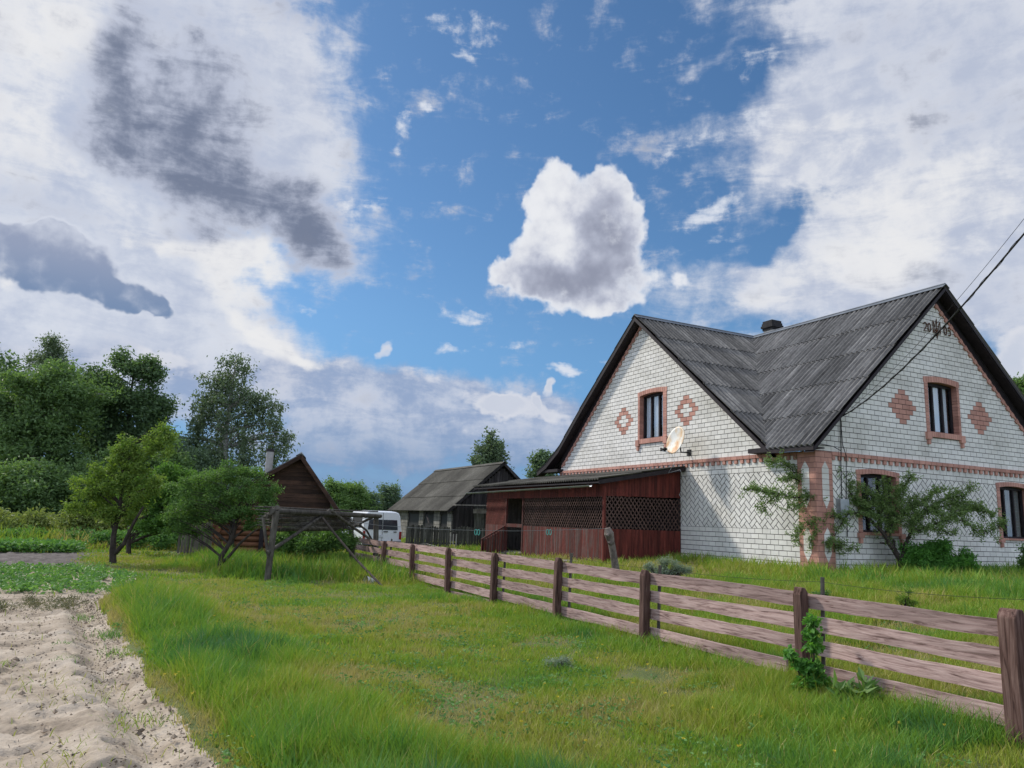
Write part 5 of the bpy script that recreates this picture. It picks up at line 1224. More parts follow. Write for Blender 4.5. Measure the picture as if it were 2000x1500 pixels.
def cloudpts(clumps, ntwig, nleaf, spread, shell=.35):
    P_ = []; T_ = []; K = []
    vol = np.array([c[1] * c[2] * c[3] for c in clumps]) ** .5; vol /= vol.sum()
    for ci, (c_, a, b_, e) in enumerate(clumps):
        m_ = max(3, int(ntwig * vol[ci])); d = RS.normal(0, 1, (m_, 3)); d /= np.linalg.norm(d, axis=1)[:, None]
        r = RS.uniform(shell, 1.05, m_) ** .7
        q = np.array(c_) + d * r[:, None] * np.array([a, b_, e]) + RS.normal(0, .17, (m_, 3)) * np.array([a, b_, e])
        ns = max(2, m_ // 7); sub = q[RS.choice(m_, ns)]; pick = RS.randint(0, ns, m_); wgt = RS.uniform(.55, .95, m_)[:, None]
        q = q * (1 - wgt) + sub[pick] * wgt + RS.normal(0, .07, (m_, 3)) * np.array([a, b_, e])
        T_.append(q); K.append(np.full(m_, ci))
    T_ = np.concatenate(T_); cnt = RS.poisson(nleaf, len(T_)) + 1
    tint = RS.normal(.5, .16, len(T_))
    idx = np.repeat(np.arange(len(T_)), cnt)
    L_ = T_[idx] + RS.normal(0, 1, (len(idx), 3)) * spread * np.array([1, 1, .7])
    return T_, L_, tint[idx] + RS.normal(0, .16, len(idx))
def limbs(mb, trunk, T_, rads, nb, thin=.012):
    """curved limbs from the trunk to some of the twigs"""
    tp = [Vector(p) for p in trunk]
    sel = RS.choice(len(T_), min(nb, len(T_)), replace=False)
    for i in sel:
        q = Vector(T_[i]); best = min(range(len(tp)), key=lambda k: (tp[k] - q).length + max(0, tp[k].z - q.z + .4) * 2.5)
        a = tp[best]; mid = a.lerp(q, .5) + Vector((0, 0, .10 * (q - a).length)); r0 = rads[best] * .45
        mb.tube([a, a.lerp(mid, .6), mid.lerp(q, .3), q], [r0, r0 * .75, r0 * .45, thin], 5, caps=False)
def pxc(lst, D, dep=.8, dj=0.0):
    out = []
    for c_ in lst:
        px_, py_, rx_, rz_ = c_[:4]; dd = D + (c_[4] if len(c_) > 4 else 0) + random.uniform(-dj, dj); p = at(px_, py_, dd); k = dd / FPX * 1.0
        out.append((tuple(p), rx_ * k * .95, rx_ * k * dep, rz_ * k))
    return out
def tree(name, label, cat, D, trunk_px, tr_r, clumps, ntwig, nleaf, spread, leaf, mat, bark, nb=30, hang=0.0, aspect=.5, group=None, strands=None, ground=None, dj=0.0, dep=.8, shell=.35, thin=.012, flat=.3, sat=4):
    base = at(trunk_px[0][0], trunk_px[0][1], D); base.z = gzf(base.x, base.y) if ground is None else ground
    t = thing(name, tuple(base), label, cat, group)
    tp = [base - Vector((0, 0, .1))] + [at(p[0], p[1], D + (p[2] if len(p) > 2 else 0)) for p in trunk_px[1:]]
    # resample the trunk
    pts = []; rr = []
    for i in range(len(tp) - 1):
        for k in range(3): pts.append(tp[i].lerp(tp[i + 1], k / 3)); rr.append(tr_r * (1 - .8 * (i + k / 3) / (len(tp) - 1)))
    pts.append(tp[-1]); rr.append(tr_r * .2)
    cl = pxc(clumps, D, dep, dj)
    for (c_, a_, b_, e_) in list(cl):
        for k in range(sat):
            d_ = RS.normal(0, 1, 3); d_ /= np.linalg.norm(d_); f_ = RS.uniform(.22, .45)
            cl.append(((c_[0] + d_[0] * a_ * 1.02, c_[1] + d_[1] * b_ * 1.02, c_[2] + d_[2] * e_ * 1.02), a_ * f_, b_ * f_, e_ * f_ * .8))
    T_, L_, tint = cloudpts(cl, ntwig, nleaf, spread, shell)
    mb = MB(); mb.tube(pts, rr, 9, jit=.1); limbs(mb, pts, T_, rr, nb, thin); mb.build('trunk', bark, t)
    if strands:
        sl, sn = strands; L2 = []; ti = []
        for q in T_:
            if RS.uniform() < .75:
                ln = sl * RS.uniform(.3, 1.2); m_ = int(sn * ln / sl) + 2; z_ = RS.uniform(0, ln, m_)
                sway = RS.normal(0, .05, 2); L2.append(np.stack([q[0] + RS.normal(0, .035, m_) + sway[0] * z_, q[1] + RS.normal(0, .035, m_) + sway[1] * z_, q[2] - z_], 1)); ti.append(np.full(m_, RS.uniform(.1, .9)))
        L_ = np.concatenate([L_] + L2); tint = np.concatenate([tint, np.concatenate(ti) + RS.normal(0, .1, sum(map(len, ti)))])
    leafmesh('crown', L_, leaf, mat, t, aspect, hang, tint, flat)
    return t
LM = {}
LM['wood'] = leafmat('wood_foliage', (0.085, 0.15, 0.06), (0.18, 0.28, 0.11))
LM['wooddark'] = leafmat('dark_foliage', (0.065, 0.12, 0.06), (0.14, 0.215, 0.1))
LM['woodblue'] = leafmat('grey_green_foliage', (0.09, 0.145, 0.095), (0.18, 0.25, 0.16))
LM['birch'] = leafmat('birch_foliage', (0.08, 0.125, 0.075), (0.19, 0.25, 0.145), .25)
LM['fruit'] = leafmat('yellow_green_foliage', (0.085, 0.165, 0.035), (0.22, 0.3, 0.06), .4)
LM['fruit2'] = leafmat('fresh_green_foliage', (0.06, 0.15, 0.035), (0.13, 0.24, 0.05), .4)
LM['apple'] = leafmat('apple_foliage', (0.07, 0.15, 0.045), (0.15, 0.25, 0.07), .35)
LM['apple2'] = leafmat('front_apple_foliage', (0.095, 0.16, 0.055), (0.22, 0.31, 0.11), .3)
LM['bush'] = leafmat('lush_bush_foliage', (0.06, 0.17, 0.035), (0.13, 0.31, 0.055), .35)
LM['silver'] = leafmat('silvery_herb_foliage', (0.17, 0.22, 0.16), (0.32, 0.38, 0.29), .2)
LM['herb'] = leafmat('olive_herb_foliage', (0.123, 0.175, 0.052), (0.263, 0.298, 0.096), .3)
LM['crop'] = leafmat('crop_foliage', (0.07, 0.17, 0.05), (0.16, 0.3, 0.085), .3)
LM['willow'] = leafmat('willow_foliage', (0.105, 0.193, 0.061), (0.210, 0.315, 0.114), .35)
LM['flower'] = leafmat('white_umbels', (.45, .47, .42), (.65, .66, .6), .2)

GW = 'tall trees of the wood on the left'
tree('broadleaf_tree', 'dark round-topped tree cut off by the left edge of the photo', 'tree', 52, [(8, 1045), (6, 900), (2, 760), (0, 710)], .3, [(0, 735, 42, 38), (-30, 800, 60, 60), (-20, 880, 60, 70), (15, 960, 60, 60)], 1000, 15, .42, .27, LM['wooddark'], MT['bark'], group=GW)
tree('birch_tree', 'slender feathery birch top rising highest above the wood at far left', 'tree', 48, [(102, 1045), (100, 900), (101, 760), (101, 690)], .18, [(101, 672, 14, 24), (92, 700, 30, 24), (112, 712, 30, 24), (100, 745, 56, 32), (120, 790, 60, 50), (75, 800, 50, 45)], 900, 16, .26, .16, LM['birch'], MT['birchbark'], group=GW, strands=(1.0, 10))
tree('broadleaf_tree', 'broad mid-green tree with a pale straight stem at far left of the wood', 'tree', 42, [(98, 1055), (99, 960), (102, 850), (104, 760)], .16, [(60, 790, 62, 50), (110, 760, 55, 40), (150, 800, 55, 60), (40, 860, 70, 55), (110, 870, 80, 55), (60, 930, 80, 50), (140, 930, 70, 50), (10, 930, 50, 60), (20, 810, 40, 50)], 3300, 14, .30, .20, LM['wood'], MT['birchbark'], nb=60, group=GW)
tree('alder_tree', 'ragged-topped dark green tree right of the birch top in the wood', 'tree', 45, [(248, 1050), (245, 930), (250, 820), (262, 720)], .22, [(242, 702, 16, 16), (268, 722, 34, 20), (298, 728, 22, 22), (190, 738, 26, 22), (230, 770, 60, 42), (285, 790, 42, 46), (200, 820, 60, 50), (262, 860, 60, 55), (300, 840, 32, 50), (215, 905, 70, 45), (318, 800, 14, 20)], 2900, 14, .30, .20, LM['wooddark'], MT['bark'], nb=60, group=GW)
tree('broadleaf_tree', 'low dark spreading tree at the foot of the wood, above the weeds', 'tree', 38, [(90, 1062), (88, 1000), (84, 930)], .16, [(30, 950, 60, 42), (80, 940, 70, 42), (130, 960, 50, 46), (60, 1000, 80, 28), (120, 1000, 40, 24), (-10, 990, 50, 34)], 2000, 15, .26, .18, LM['wood'], MT['bark'], nb=50, group=GW)
tree('broadleaf_tree', 'dark green tree behind the tall yellow-green fruit tree', 'tree', 40, [(262, 1060), (262, 980), (258, 900)], .16, [(200, 950, 60, 55), (265, 930, 60, 50), (310, 950, 50, 50), (230, 1000, 60, 25), (330, 900, 28, 40)], 1700, 15, .26, .18, LM['wood'], MT['bark'], nb=50, group=GW)
tree('alder_tree', 'bushy grey-green tree between the fruit tree and the drooping birch', 'tree', 42, [(372, 1055), (370, 980), (368, 900)], .15, [(370, 905, 30, 34), (350, 950, 40, 40), (395, 940, 40, 45), (380, 1000, 60, 40), (330, 870, 20, 25)], 1400, 14, .25, .18, LM['woodblue'], MT['bark'], nb=50, group=GW)
tree('weeping_birch', 'tall dark weeping birch with gaps of sky and drooping twigs behind the bathhouse chimney', 'tree', 44, [(436, 1040), (438, 930), (440, 850), (452, 770), (456, 735)], .26,
     [(462, 715, 34, 22), (445, 735, 44, 24), (418, 752, 30, 18), (400, 770, 26, 18), (470, 760, 40, 28), (440, 785, 54, 26), (490, 782, 22, 26), (385, 828, 26, 16), (400, 800, 22, 16), (522, 775, 18, 14), (540, 788, 22, 8), (505, 800, 26, 22), (530, 820, 24, 18), (555, 838, 18, 16), (562, 860, 12, 20), (455, 830, 66, 28), (420, 860, 50, 30), (490, 865, 50, 34), (368, 848, 22, 16), (352, 862, 16, 10), (430, 905, 66, 36), (540, 880, 18, 16), (395, 940, 50, 40), (470, 930, 50, 30)],
     1500, 4, .20, .19, LM['birch'], MT['birchbark'], nb=110, hang=.9, aspect=.42, strands=(1.9, 16), shell=.15, thin=.018)
tree('young_fruit_tree', 'yellow-green fruit tree with a forked trunk and upright shoots on the lawn edge', 'tree', 22.2, [(221, 1104), (220, 1075), (222, 1045), (232, 1000), (240, 950), (240, 880)], .105,
     [(165, 945, 26, 22), (190, 925, 28, 24), (225, 915, 28, 26), (150, 985, 16, 26), (180, 975, 34, 28), (215, 960, 34, 34), (245, 940, 34, 34), (236, 870, 14, 18), (246, 890, 18, 22), (262, 900, 20, 28), (288, 880, 18, 26), (300, 862, 14, 16), (320, 842, 16, 14), (312, 868, 22, 24), (285, 920, 30, 32), (200, 1005, 30, 18), (240, 995, 34, 26), (275, 975, 34, 34), (300, 940, 26, 34), (255, 870, 10, 12), (330, 860, 12, 24)],
     1200, 14, .075, .085, LM['fruit'], MT['bark'], nb=60, hang=.5, aspect=.42, thin=.006, shell=.2)
mb = MB(); t_ = bpy.data.objects.get('young_fruit_tree')
mb.tube([at(226, 1080, 22.2), at(242, 1062, 22.0), at(250, 1045, 22.0), at(262, 1020, 21.9), at(280, 990, 21.9)], [.07, .06, .05, .045, .03], 8, jit=.1); mb.build('fork_limb', MT['bark'], t_)
tree('young_fruit_tree', 'fresh green tree with a thin straight trunk just behind the forked fruit tree', 'tree', 27, [(252, 1082), (252, 1050), (253, 1010), (262, 960)], .09, [(300, 985, 44, 34), (340, 975, 44, 34), (290, 1020, 40, 20), (330, 1015, 50, 28), (360, 1005, 40, 34), (330, 935, 30, 28), (262, 960, 30, 30), (350, 940, 24, 24)], 1000, 18, .10, .10, LM['fruit2'], MT['bark'], nb=50, hang=.3, thin=.007)
tree('apple_tree', 'leaning green apple tree whose crown hides the left end of the log bathhouse', 'tree', 20.6, [(430, 1118), (432, 1088), (455, 1050), (462, 1015), (470, 975)], .085, [(380, 950, 40, 24), (420, 935, 40, 22), (465, 925, 40, 22), (500, 935, 30, 24), (360, 985, 34, 26), (400, 975, 46, 30), (450, 965, 50, 30), (500, 965, 38, 26), (380, 1015, 44, 22), (420, 1005, 40, 20), (350, 1020, 26, 20), (525, 968, 18, 14), (520, 990, 20, 12), (470, 1002, 40, 16), (540, 955, 8, 10), (505, 1012, 24, 12), (490, 1026, 14, 8)], 1500, 17, .07, .06, LM['apple'], MT['bark'], nb=70, thin=.005)
t_ = bpy.data.objects.get('apple_tree'); mb = MB(); mb.tube([at(428, 1105, 20.6), at(448, 1086, 20.4), at(468, 1062, 20.3), at(490, 1042, 20.2), at(505, 1032, 20.2)], [.055, .04, .035, .025, .015], 7, jit=.1); mb.tube([at(452, 1055, 20.6), at(451, 1035, 20.7), at(452, 1010, 20.7)], [.035, .03, .02], 6); mb.build('fork_limb', MT['bark'], t_)
GF = 'row of far willows on the horizon'
for i, (px_, top, w_, lab) in enumerate(((655, 945, 34, 'dense bright green willow just right of the bathhouse gable'), (690, 950, 36, 'spiky-topped green willow, second right of the bathhouse'), (722, 968, 24, 'small grey-green willow in the dip between two taller ones'), (760, 955, 28, 'airy willow crown touching the far end of the barn roof'))):
    tree('willow_tree', lab, 'tree', 58 + i, [(px_, 1040), (px_, 1000), (px_, top + 15)], .12, [(px_, top + 14, w_ * .55, 14), (px_ - w_ * .4, top + 30, w_ * .6, 20), (px_ + w_ * .4, top + 32, w_ * .6, 20), (px_, top + 50, w_, 24), (px_ - w_ * .3, top + 4, 5, 12), (px_ + w_ * .3, top + 6, 4, 12)], 520 if i != 2 else 300, 16, .22, .22, LM['willow'] if i < 2 else LM['woodblue'], MT['bark'], nb=30, group=GF, aspect=.35)
tree('birch_tree', 'feathery birch crown showing above the barn ridge', 'tree', 66, [(958, 1030), (958, 960), (957, 860)], .2, [(957, 857, 11, 12), (962, 872, 22, 16), (945, 880, 14, 10), (968, 890, 22, 18), (950, 895, 22, 16), (930, 900, 10, 6), (960, 915, 30, 16)], 420, 10, .25, .26, LM['birch'], MT['birchbark'], nb=40, strands=(1.3, 9), thin=.02)
tree('birch_tree', 'small birch top between the barn and the left eave of the brick house', 'tree', 74, [(1062, 1030), (1060, 960), (1058, 900)], .2, [(1062, 893, 16, 10), (1052, 905, 18, 14), (1064, 918, 24, 18), (1045, 920, 12, 12)], 300, 12, .28, .28, LM['woodblue'], MT['birchbark'], nb=20, strands=(1.0, 8), thin=.02)
tree('broadleaf_tree', 'tree top at the right photo edge beside the right gable eave', 'tree', 52, [(2012, 1040), (2010, 900), (2008, 780)], .2, [(1993, 752, 14, 10), (2010, 745, 16, 12), (2004, 775, 20, 14), (2020, 800, 30, 30), (2030, 860, 40, 50)], 420, 20, .22, .2, LM['wood'], MT['bark'], nb=20)

# front apple tree: hand-laid limbs, leaves in small rosettes along the twigs
DA = 21.05
ap = thing('apple_tree', tuple(at(1764, 1128, DA)), 'small dark-limbed apple tree spreading sideways in front of the right house wall', 'tree')
mb = MB(); tw = []
def limb(pts, r0, r1, leafy=True, dens=1.0):
    P_ = [at(p[0], p[1], DA + (p[2] if len(p) > 2 else 0)) for p in pts]; n_ = len(P_)
    # smooth a little
    Q = []
    for i in range(n_ - 1):
        for k in range(3): t = k / 3; Q.append(P_[i].lerp(P_[i + 1], t) + Vector((random.uniform(-1, 1), random.uniform(-1, 1), random.uniform(-1, 1))) * .018)
    Q.append(P_[-1]); m_ = len(Q); mb.tube(Q, [r0 + (r1 - r0) * i / (m_ - 1) for i in range(m_)], 7, jit=.12, caps=True)
    if leafy:
        for i in range(m_ - 1):
            L_ = (Q[i + 1] - Q[i]).length
            for k in range(int(L_ * 22 * dens) + 1):
                a = Q[i].lerp(Q[i + 1], random.random())
                d = Vector((random.gauss(0, 1), random.gauss(0, 1), random.gauss(.35, .8))).normalized() * random.uniform(.04, .34)
                mb.tube([a, a + d * .6 + Vector((0, 0, .01)), a + d], [.006, .004, .003], 4, caps=False)
                for q in (.45, .75, 1.0): tw.append(tuple(a + d * q))
limb([(1766, 1135), (1762, 1110), (1757, 1092), (1745, 1070)], .10, .072, False)
limb([(1745, 1072), (1735, 1060), (1728, 1045), (1712, 1028), (1695, 1008)], .065, .045, False)
limb([(1745, 1072), (1746, 1058), (1744, 1054)], .045, .03, False)
limb([(1730, 1063), (1722, 1061), (1719, 1060)], .025, .012, False)
limb([(1760, 1094), (1767, 1068), (1773, 1052), (1780, 1040, -.2)], .062, .045, False)
limb([(1695, 1008), (1672, 976, .1), (1640, 962, .1), (1600, 952, 0), (1565, 942, -.1), (1540, 928, -.2)], .042, .014, True, .8)
limb([(1640, 962), (1590, 968, -.3), (1555, 972, -.5), (1520, 965, -.6), (1480, 958, -.7), (1452, 955, -.7)], .025, .006, True, 1.3)
limb([(1590, 968, -.3), (1560, 985, -.5), (1545, 998, -.6)], .014, .005, True, 1.3)
limb([(1520, 965, -.6), (1495, 985, -.6), (1488, 1003, -.6)], .01, .004, True)
limb([(1600, 952), (1585, 935), (1575, 915), (1572, 890), (1571, 862)], .018, .005, True, 1.4)
limb([(1565, 942), (1545, 915), (1520, 900), (1490, 902)], .014, .004, True, 1.3)
limb([(1672, 976), (1650, 950), (1628, 930), (1605, 905), (1600, 888)], .022, .005, True, 1.4)
limb([(1660, 965), (1655, 940), (1645, 920)], .014, .004, True, 1.2)
limb([(1695, 1008), (1680, 985), (1672, 958, .2), (1660, 930, .3)], .022, .006, True, 1.2)
limb([(1690, 1000), (1655, 1005, -.3), (1625, 1010, -.4), (1600, 1015, -.5), (1590, 1040, -.5), (1580, 1070, -.5)], .022, .005, True, .9)
limb([(1655, 1005, -.3), (1635, 1035, -.4), (1622, 1062, -.5), (1616, 1082, -.5)], .016, .005, True, .8)
limb([(1600, 1015, -.5), (1570, 1030, -.5), (1552, 1055, -.5)], .010, .004, True, 1.2)
limb([(1622, 1062, -.5), (1650, 1065, -.5), (1670, 1075, -.5)], .008, .003, True, 1.3)
limb([(1712, 1028), (1722, 1000), (1728, 965), (1725, 935)], .03, .006, True, 1.7)
limb([(1735, 1058), (1742, 1020), (1752, 985), (1762, 955), (1780, 930)], .028, .006, True, 1.8)
limb([(1728, 1000), (1705, 975), (1690, 955)], .016, .005, True, 1.8)
limb([(1745, 1020), (1770, 1000), (1800, 985), (1825, 965), (1845, 955)], .022, .005, True, 1.5)
limb([(1780, 1040, -.2), (1805, 1030, -.3), (1840, 1018, -.4), (1862, 1012, -.4)], .036, .016, True, 1.2)
limb([(1862, 1012, -.4), (1890, 1022, -.5), (1915, 1045, -.6), (1935, 1038, -.6), (1955, 1028, -.6), (1968, 1022, -.6)], .016, .005, True, 1.3)
limb([(1840, 1018, -.4), (1870, 1000, -.3), (1900, 992, -.3), (1922, 1000, -.3)], .016, .005, True, 1.5)
limb([(1780, 1040, -.2), (1795, 1010, -.1), (1822, 992), (1858, 985), (1892, 996), (1905, 990)], .03, .007, True, 1.6)
limb([(1822, 992), (1848, 975), (1872, 970), (1895, 955)], .014, .004, True, 1.2)
limb([(1858, 985), (1880, 972), (1893, 958)], .010, .004, True, 1.0)
limb([(1780, 1040, -.2), (1785, 1000, .1), (1790, 975, .1)], .022, .006, True, 1.7)
limb([(1805, 1030, -.3), (1840, 1035, -.6), (1862, 1048, -.6)], .014, .005, True, 1.3)
limb([(1900, 992, -.3), (1930, 1000, -.3), (1938, 1010)], .008, .003, True, 1.0)
mb.build('trunk', MT['bark'], ap)
T2, L2, t2 = cloudpts(pxc([(1720, 1000, 34, 34), (1765, 985, 30, 36), (1745, 955, 26, 26), (1800, 1005, 30, 22), (1840, 1000, 30, 14), (1690, 985, 22, 18), (1875, 1005, 26, 12), (1575, 905, 26, 26), (1610, 925, 26, 20), (1540, 935, 30, 16), (1500, 958, 24, 9), (1640, 960, 20, 16), (1610, 1050, 24, 18), (1560, 1060, 12, 14)], DA, .6), 420, 11, .045, .15)
T_ = np.array(tw); idx = np.repeat(np.arange(len(T_)), 11); L_ = T_[idx] + RS.normal(0, .034, (len(idx), 3)); tn = RS.normal(.5, .2, len(T_))[idx] + RS.normal(0, .12, len(idx))
leafmesh('crown', np.concatenate([L_, L2]), .054, LM['apple2'], ap, .5, 0, np.concatenate([tn, t2]))

def bush(name, label, cat, clumps, D, nt, nl, sp_, leaf, mat, stems=12, aspect=.5, hang=0, dep=.8, group=None, flat=.3):
    cl = pxc(clumps, D, dep); c0 = Vector(cl[0][0]); g0 = gzf(c0.x, c0.y); t = thing(name, (c0.x, c0.y, g0), label, cat, group)
    T_, L_, ti = cloudpts(cl, nt, nl, sp_, .1); k = L_[:, 2] > g0 - .05; L_ = L_[k]; ti = ti[k]
    leafmesh('foliage', L_, leaf, mat, t, aspect, hang, ti, flat)
    mb = MB()
    for i in RS.choice(len(T_), min(stems, len(T_)), replace=False):
        q = Vector(T_[i]); b_ = Vector((c0.x + (q.x - c0.x) * .3, c0.y + (q.y - c0.y) * .3, g0 - .05)); mb.tube([b_, b_.lerp(q, .5) + Vector((0, 0, .05)), q], [.012, .009, .005], 5, caps=False)
    mb.build('stem', MT['bark'], t); return t
bush('leafy_bush', 'lush dark green bush at the wall just right of the apple trunk', 'bush', [(1835, 1105, 50, 30), (1800, 1090, 40, 34), (1870, 1098, 36, 34), (1785, 1120, 24, 20), (1890, 1112, 20, 26), (1830, 1068, 26, 12)], 20.9, 800, 24, .07, .075, LM['bush'], 30, .45)
bush('leafy_bush', 'dark bush cut by the right photo edge below the last window', 'bush', [(2004, 1095, 14, 30), (2012, 1110, 22, 26), (2000, 1120, 12, 12)], 22.6, 220, 20, .06, .07, LM['apple'], 16)
bush('leafy_bush', 'low clump of bright leaves in the grass right of the lush bush', 'bush', [(1930, 1130, 26, 10), (1960, 1130, 20, 10), (1905, 1135, 16, 10)], 19.6, 120, 16, .05, .06, LM['bush'], 10)
bush('herb_clump', 'silvery wormwood clump against the house wall by the porch corner', 'plant', [(1295, 1098, 16, 18), (1325, 1105, 20, 14), (1270, 1108, 14, 14), (1300, 1118, 40, 12), (1340, 1112, 14, 8)], 18.8, 260, 18, .05, .05, LM['silver'], 60, .25, dep=.5)
bush('herb_clump', 'round silvery herb clump in the lawn nearer the rail fence', 'plant', [(1086, 1300, 30, 20), (1070, 1310, 18, 14), (1105, 1306, 18, 15)], 8.85, 260, 18, .026, .026, LM['silver'], 30, .3)
bush('herb_clump', 'pale grey-green herb tuft in the middle of the open lawn', 'plant', [(790, 1228, 24, 10), (775, 1232, 14, 8), (806, 1232, 12, 8)], 12.2, 200, 14, .03, .035, LM['silver'], 20, .25)
bush('herb_clump', 'silvery weed clump half hidden in grass right of the ivy-grown post', 'plant', [(1520, 1385, 38, 22), (1495, 1395, 24, 16), (1550, 1392, 24, 14)], 7.5, 300, 14, .03, .026, LM['silver'], 30, .3)
bush('climbing_vine', 'leafy green vine climbing the dark post of the board fence', 'vine', [(1587, 1215, 8, 12, .05), (1586, 1240, 10, 18, 0), (1590, 1270, 12, 22, 0), (1588, 1305, 18, 24, 0), (1560, 1300, 18, 14, 0), (1578, 1335, 30, 22, 0), (1545, 1280, 8, 8, 0), (1605, 1340, 20, 16, 0)], 7.85, 250, 9, .03, .05, LM['bush'], 24, .75, dep=.7)
bush('dock_plant', 'big-leaved dark green dock plant against the lowest board of the fence', 'plant', [(1668, 1352, 22, 16), (1690, 1362, 22, 14), (1650, 1365, 16, 12)], 7.35, 40, 3, .04, .16, LM['apple'], 14, .35)
bush('weed_clump', 'small broad-leaved weed in the sparse lawn right of the silvery clump', 'plant', [(1100, 1345, 12, 8), (1092, 1350, 8, 6)], 7.9, 20, 3, .02, .08, LM['crop'], 6, .35)
bush('weed_clump', 'small dark weed tuft between the fence and the sunlit yard grass', 'plant', [(1608, 1160, 12, 10), (1600, 1165, 8, 8)], 13.5, 90, 10, .03, .04, LM['apple'], 10, .4)
bush('tall_weed', 'pale yellow-green seed-headed weed standing in the yard beyond the fence', 'plant', [(1772, 1160, 6, 22), (1765, 1172, 16, 8), (1780, 1175, 12, 6)], 12.5, 70, 8, .025, .05, LM['fruit'], 14, .3)
# uncountable herbs
def herbmass(name, clumps, D, nt, nl, sp_, leaf, mat, aspect=.4, dep=.8, dj=0):
    cl = pxc(clumps, D, dep, dj); T_, L_, ti = cloudpts(cl, nt, nl, sp_, .05); k = L_[:, 2] > -.05
    o = leafmesh(name, L_[k], leaf, mat, None, aspect, -.3, ti[k], .1); return tag(o, kind='stuff')
herbmass('undergrowth', [(x, 1030 + 8 * math.sin(x * .07), 24, 24) for x in range(-20, 420, 26)], 33, 2600, 16, .20, .17, LM['herb'], dj=1.5)
herbmass('undergrowth_fringe', [(x, 1052, 22, 12) for x in range(-20, 400, 24)], 31, 1500, 14, .16, .13, LM['crop'], dj=1.0)
herbmass('pergola_undergrowth', [(x, 1060 + 3 * math.sin(x), 20, 20) for x in range(550, 690, 18)] + [(600, 1035, 16, 12), (640, 1045, 20, 16), (570, 1040, 12, 12)], 22.8, 1100, 14, .09, .09, LM['apple'], dj=.6)
# crops in the sandy plot
def crops():
    n = 1150; x = RS.uniform(-27, -15.8, n); y = RS.uniform(1.0, 8.4, n); row = np.round(x / .55) * .55 + RS.normal(0, .08, n); x = np.where(RS.uniform(0, 1, n) < .7, row, x)
    sm, cr, so = dirt_masks(x, y); k = cr > .4; x, y = x[k], y[k]; P_ = []; ti = []
    for a, b_ in zip(x, y):
        m_ = RS.randint(12, 34); s_ = RS.uniform(.5, 1.2); P_.append(np.stack([a + RS.normal(0, .12 * s_, m_), b_ + RS.normal(0, .12 * s_, m_), gzf(a, b_) + RS.uniform(.01, .12 * s_, m_)], 1)); ti.append(np.full(m_, RS.uniform(.1, .9)) + RS.normal(0, .15, m_))
    o = leafmesh('potato_crop', np.concatenate(P_), .085, LM['crop'], None, .6, -.1, np.concatenate(ti), .6); tag(o, kind='stuff')
    n = 500; x = RS.uniform(-27, -18, n); y = RS.uniform(15.6, 18.2, n); P_ = np.concatenate([np.stack([a + RS.normal(0, .18, 30), b_ + RS.normal(0, .18, 30), RS.uniform(.02, .30, 30)], 1) for a, b_ in zip(x, y)])
    o = leafmesh('far_crop_row', P_, .15, LM['crop'], None, .6, -.1, None, .6); tag(o, kind='stuff')
crops()
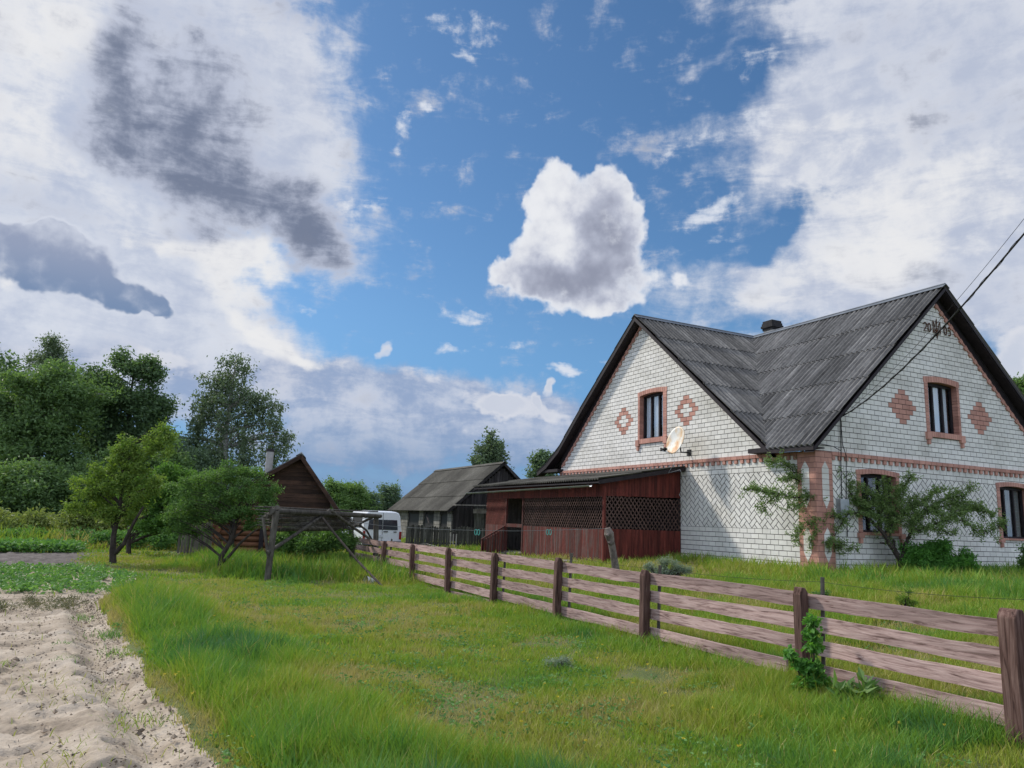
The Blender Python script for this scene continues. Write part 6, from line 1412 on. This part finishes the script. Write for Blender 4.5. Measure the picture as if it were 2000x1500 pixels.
# small weeds, straw and sprouts on the sand
LM['dryweed'] = leafmat('dry_weed_foliage', (.09, .10, .055), (.17, .16, .09), .2)
def sandbits():
    X_ = []; Y_ = []; H_ = []; W_ = []; T_ = []
    wx = []; wy = []
    for (cx_, cy_, sx_w, sy_w, n_) in [(-18.0, -.25, .30, .22, 9), (-18.5, -.9, .32, .25, 10), (-17.5, .45, .25, .12, 5), (-17.25, -.55, .13, .2, 6), (-19.5, -.4, .5, .3, 12), (-19.9, .5, .5, .2, 8), (-17.2, .1, .15, .1, 3)]:
        for _ in range(n_):
            tx, ty = RS.normal(cx_, sx_w), RS.normal(cy_, sy_w); m_ = RS.randint(60, 220); r_ = RS.uniform(.05, .13); wx.append(RS.normal(tx, r_, m_)); wy.append(RS.normal(ty, r_, m_))
    wx = np.concatenate(wx); wy = np.concatenate(wy)
    P_ = np.stack([wx, wy, np.abs(RS.normal(0, .045, len(wx)))], 1); o = leafmesh('dry_weed_tufts', P_, .055, LM['dryweed'], None, .16, -.25, None, .1); tag(o, kind='stuff')
    for (cx_, cy_, s_, n_, tint, h_) in [(-16.9, -1.9, .1, 60, .3, .1), (-17.0, -4.3, .06, 70, .2, .08), (-16.9, -5.3, .07, 60, .2, .08), (-17.6, -5.3, .12, 110, .6, .05), (-16.5, -3.6, .12, 170, .25, .10), (-16.35, -4.9, .13, 180, .4, .08), (-16.6, -7.0, .2, 100, .7, .07), (-16.9, -6.3, .25, 70, .7, .08), (-16.25, -8.0, .15, 120, .6, .07), (-16.6, -8.8, .2, 80, .8, .08)]:
        X_.append(RS.normal(cx_, s_, n_)); Y_.append(RS.normal(cy_, s_, n_)); H_.append(RS.uniform(.3, 1.3, n_) * h_); W_.append(np.full(n_, .007)); T_.append(np.clip(RS.normal(tint, .15, n_), 0, 1))
    n_ = 900; X_.append(RS.uniform(-21, -15.9, n_)); Y_.append(RS.uniform(-11, 1, n_)); H_.append(RS.uniform(.01, .07, n_)); W_.append(np.full(n_, .005)); T_.append(RS.uniform(.4, 1, n_))
    x = np.concatenate(X_); y = np.concatenate(Y_); sm, cr, so = dirt_masks(x, y); k = (sm > .3)
    o = blades('sand_sprouts', x[k], y[k], np.concatenate(H_)[k], np.concatenate(W_)[k], MT['grass'], np.concatenate(T_)[k], 1.1); tag(o, kind='stuff')
    # straw and twigs lying on the sand
    n_ = 1300; x = RS.uniform(-21, -15.8, n_); y = RS.uniform(-11.5, 1, n_); k = dirt_masks(x, y)[0] > .5; x, y = x[k], y[k]; n_ = len(x)
    a = RS.uniform(0, np.pi, n_); L_ = RS.uniform(.006, .03, n_) * RS.uniform(.4, 1, n_); w = RS.uniform(.0012, .004, n_); z = np.full(n_, .0) + .012
    dx, dy = np.cos(a) * L_, np.sin(a) * L_; nx, ny = -np.sin(a) * w, np.cos(a) * w
    V_ = np.stack([np.stack([x - dx - nx, y - dy - ny, z], 1), np.stack([x + dx - nx, y + dy - ny, z + .01], 1), np.stack([x + dx + nx, y + dy + ny, z + .014], 1), np.stack([x - dx + nx, y - dy + ny, z + .006], 1)], 1).reshape(-1, 3)
    i = np.arange(n_) * 4; o = np_mesh('litter', V_, [np.stack([i, i + 1, i + 2, i + 3], 1)], MT['bark'], {'rnd': ('FACE', RS.uniform(0, 1, n_))}); tag(o, kind='stuff')
sandbits()

def lawn_weeds():
    n = 5200; th = RS.uniform(R(-36), R(36), n) + HEAD; r = 3.8 + 15 * RS.uniform(0, 1, n) ** 1.1; x = EYE.x + r * np.sin(th); y = EYE.y + r * np.cos(th)
    sm, cr, so = dirt_masks(x, y); cl = fbm(x * 1.1, y * 1.1, 3, 171); k = (sm + cr + so < .1) & ~inside_solid(x, y) & (cl > .47); x, y, r = x[k], y[k], r[k]
    m_ = 9; idx = np.repeat(np.arange(len(x)), m_); P_ = np.stack([x[idx] + RS.normal(0, .035, len(idx)), y[idx] + RS.normal(0, .035, len(idx)), gz(x[idx], y[idx]) + RS.uniform(.01, .08, len(idx))], 1)
    o = leafmesh('lawn_weeds', P_, .036, LM['crop'], None, .55, -.15, RS.uniform(0, 1, len(x))[idx] + RS.normal(0, .12, len(idx)), .6); tag(o, kind='stuff')
    n = 260; th = RS.uniform(R(-34), R(36), n) + HEAD; r = RS.uniform(3.9, 17, n); x = EYE.x + r * np.sin(th); y = EYE.y + r * np.cos(th); k = (sum(dirt_masks(x, y)) < .1) & ~inside_solid(x, y); x, y = x[k], y[k]
    idx = np.repeat(np.arange(len(x)), 14); P_ = np.stack([x[idx], y[idx], gz(x[idx], y[idx]) + .09 + .05 * vnoise(x[idx] * 9, y[idx] * 9)], 1)
    o = leafmesh('dandelion_flowers', P_, .016, LM['yellow'], None, .5, 0, None, .5); tag(o, kind='stuff')
LM['yellow'] = leafmat('yellow_petals', (.45, .36, .03), (.6, .5, .06), .2)
lawn_weeds()
def crumbs():
    # clods, crumbs and small stones on the sandy soil
    n = 3800; x = np.where(RS.uniform(0, 1, n) < .5, RS.uniform(-20.5, -15.8, n), 0); y = RS.uniform(-11.8, 1.2, n); x = np.where(x == 0, edge(y) - np.abs(RS.normal(0, .45, n)) - .02, x)
    k = dirt_masks(x, y)[0] > .5; x, y = x[k], y[k]; n = len(x); s_ = RS.uniform(.003, .013, n) * (1 + (RS.uniform(0, 1, n) < .06) * 1.3)
    z = -.03 + RS.uniform(0, .012, n); o_ = np.array([(1, 0, 0), (0, 1, 0), (-1, 0, 0), (0, -1, 0), (0, 0, .9), (0, 0, -.5)], float)
    V_ = np.stack([x, y, z + .02], 1)[:, None, :] + o_[None] * s_[:, None, None] * RS.uniform(.6, 1.4, (n, 6, 3)); i = (np.arange(n) * 6)[:, None]
    T = np.array([(0, 1, 4), (1, 2, 4), (2, 3, 4), (3, 0, 4), (1, 0, 5), (2, 1, 5), (3, 2, 5), (0, 3, 5)]); F_ = (i[:, :, None] + T[None]).reshape(-1, 3)
    o = np_mesh('soil_crumbs', V_.reshape(-1, 3), [F_], MT['crumb'], {'rnd': ('FACE', np.repeat(RS.uniform(0, 1, n), 8))}); tag(o, kind='stuff')
MT['crumb'] = pmat('soil_crumb', [(.12, .09, .065), (.30, .24, .18)], (9, 9, 9), .95, rnd=.5)
crumbs()
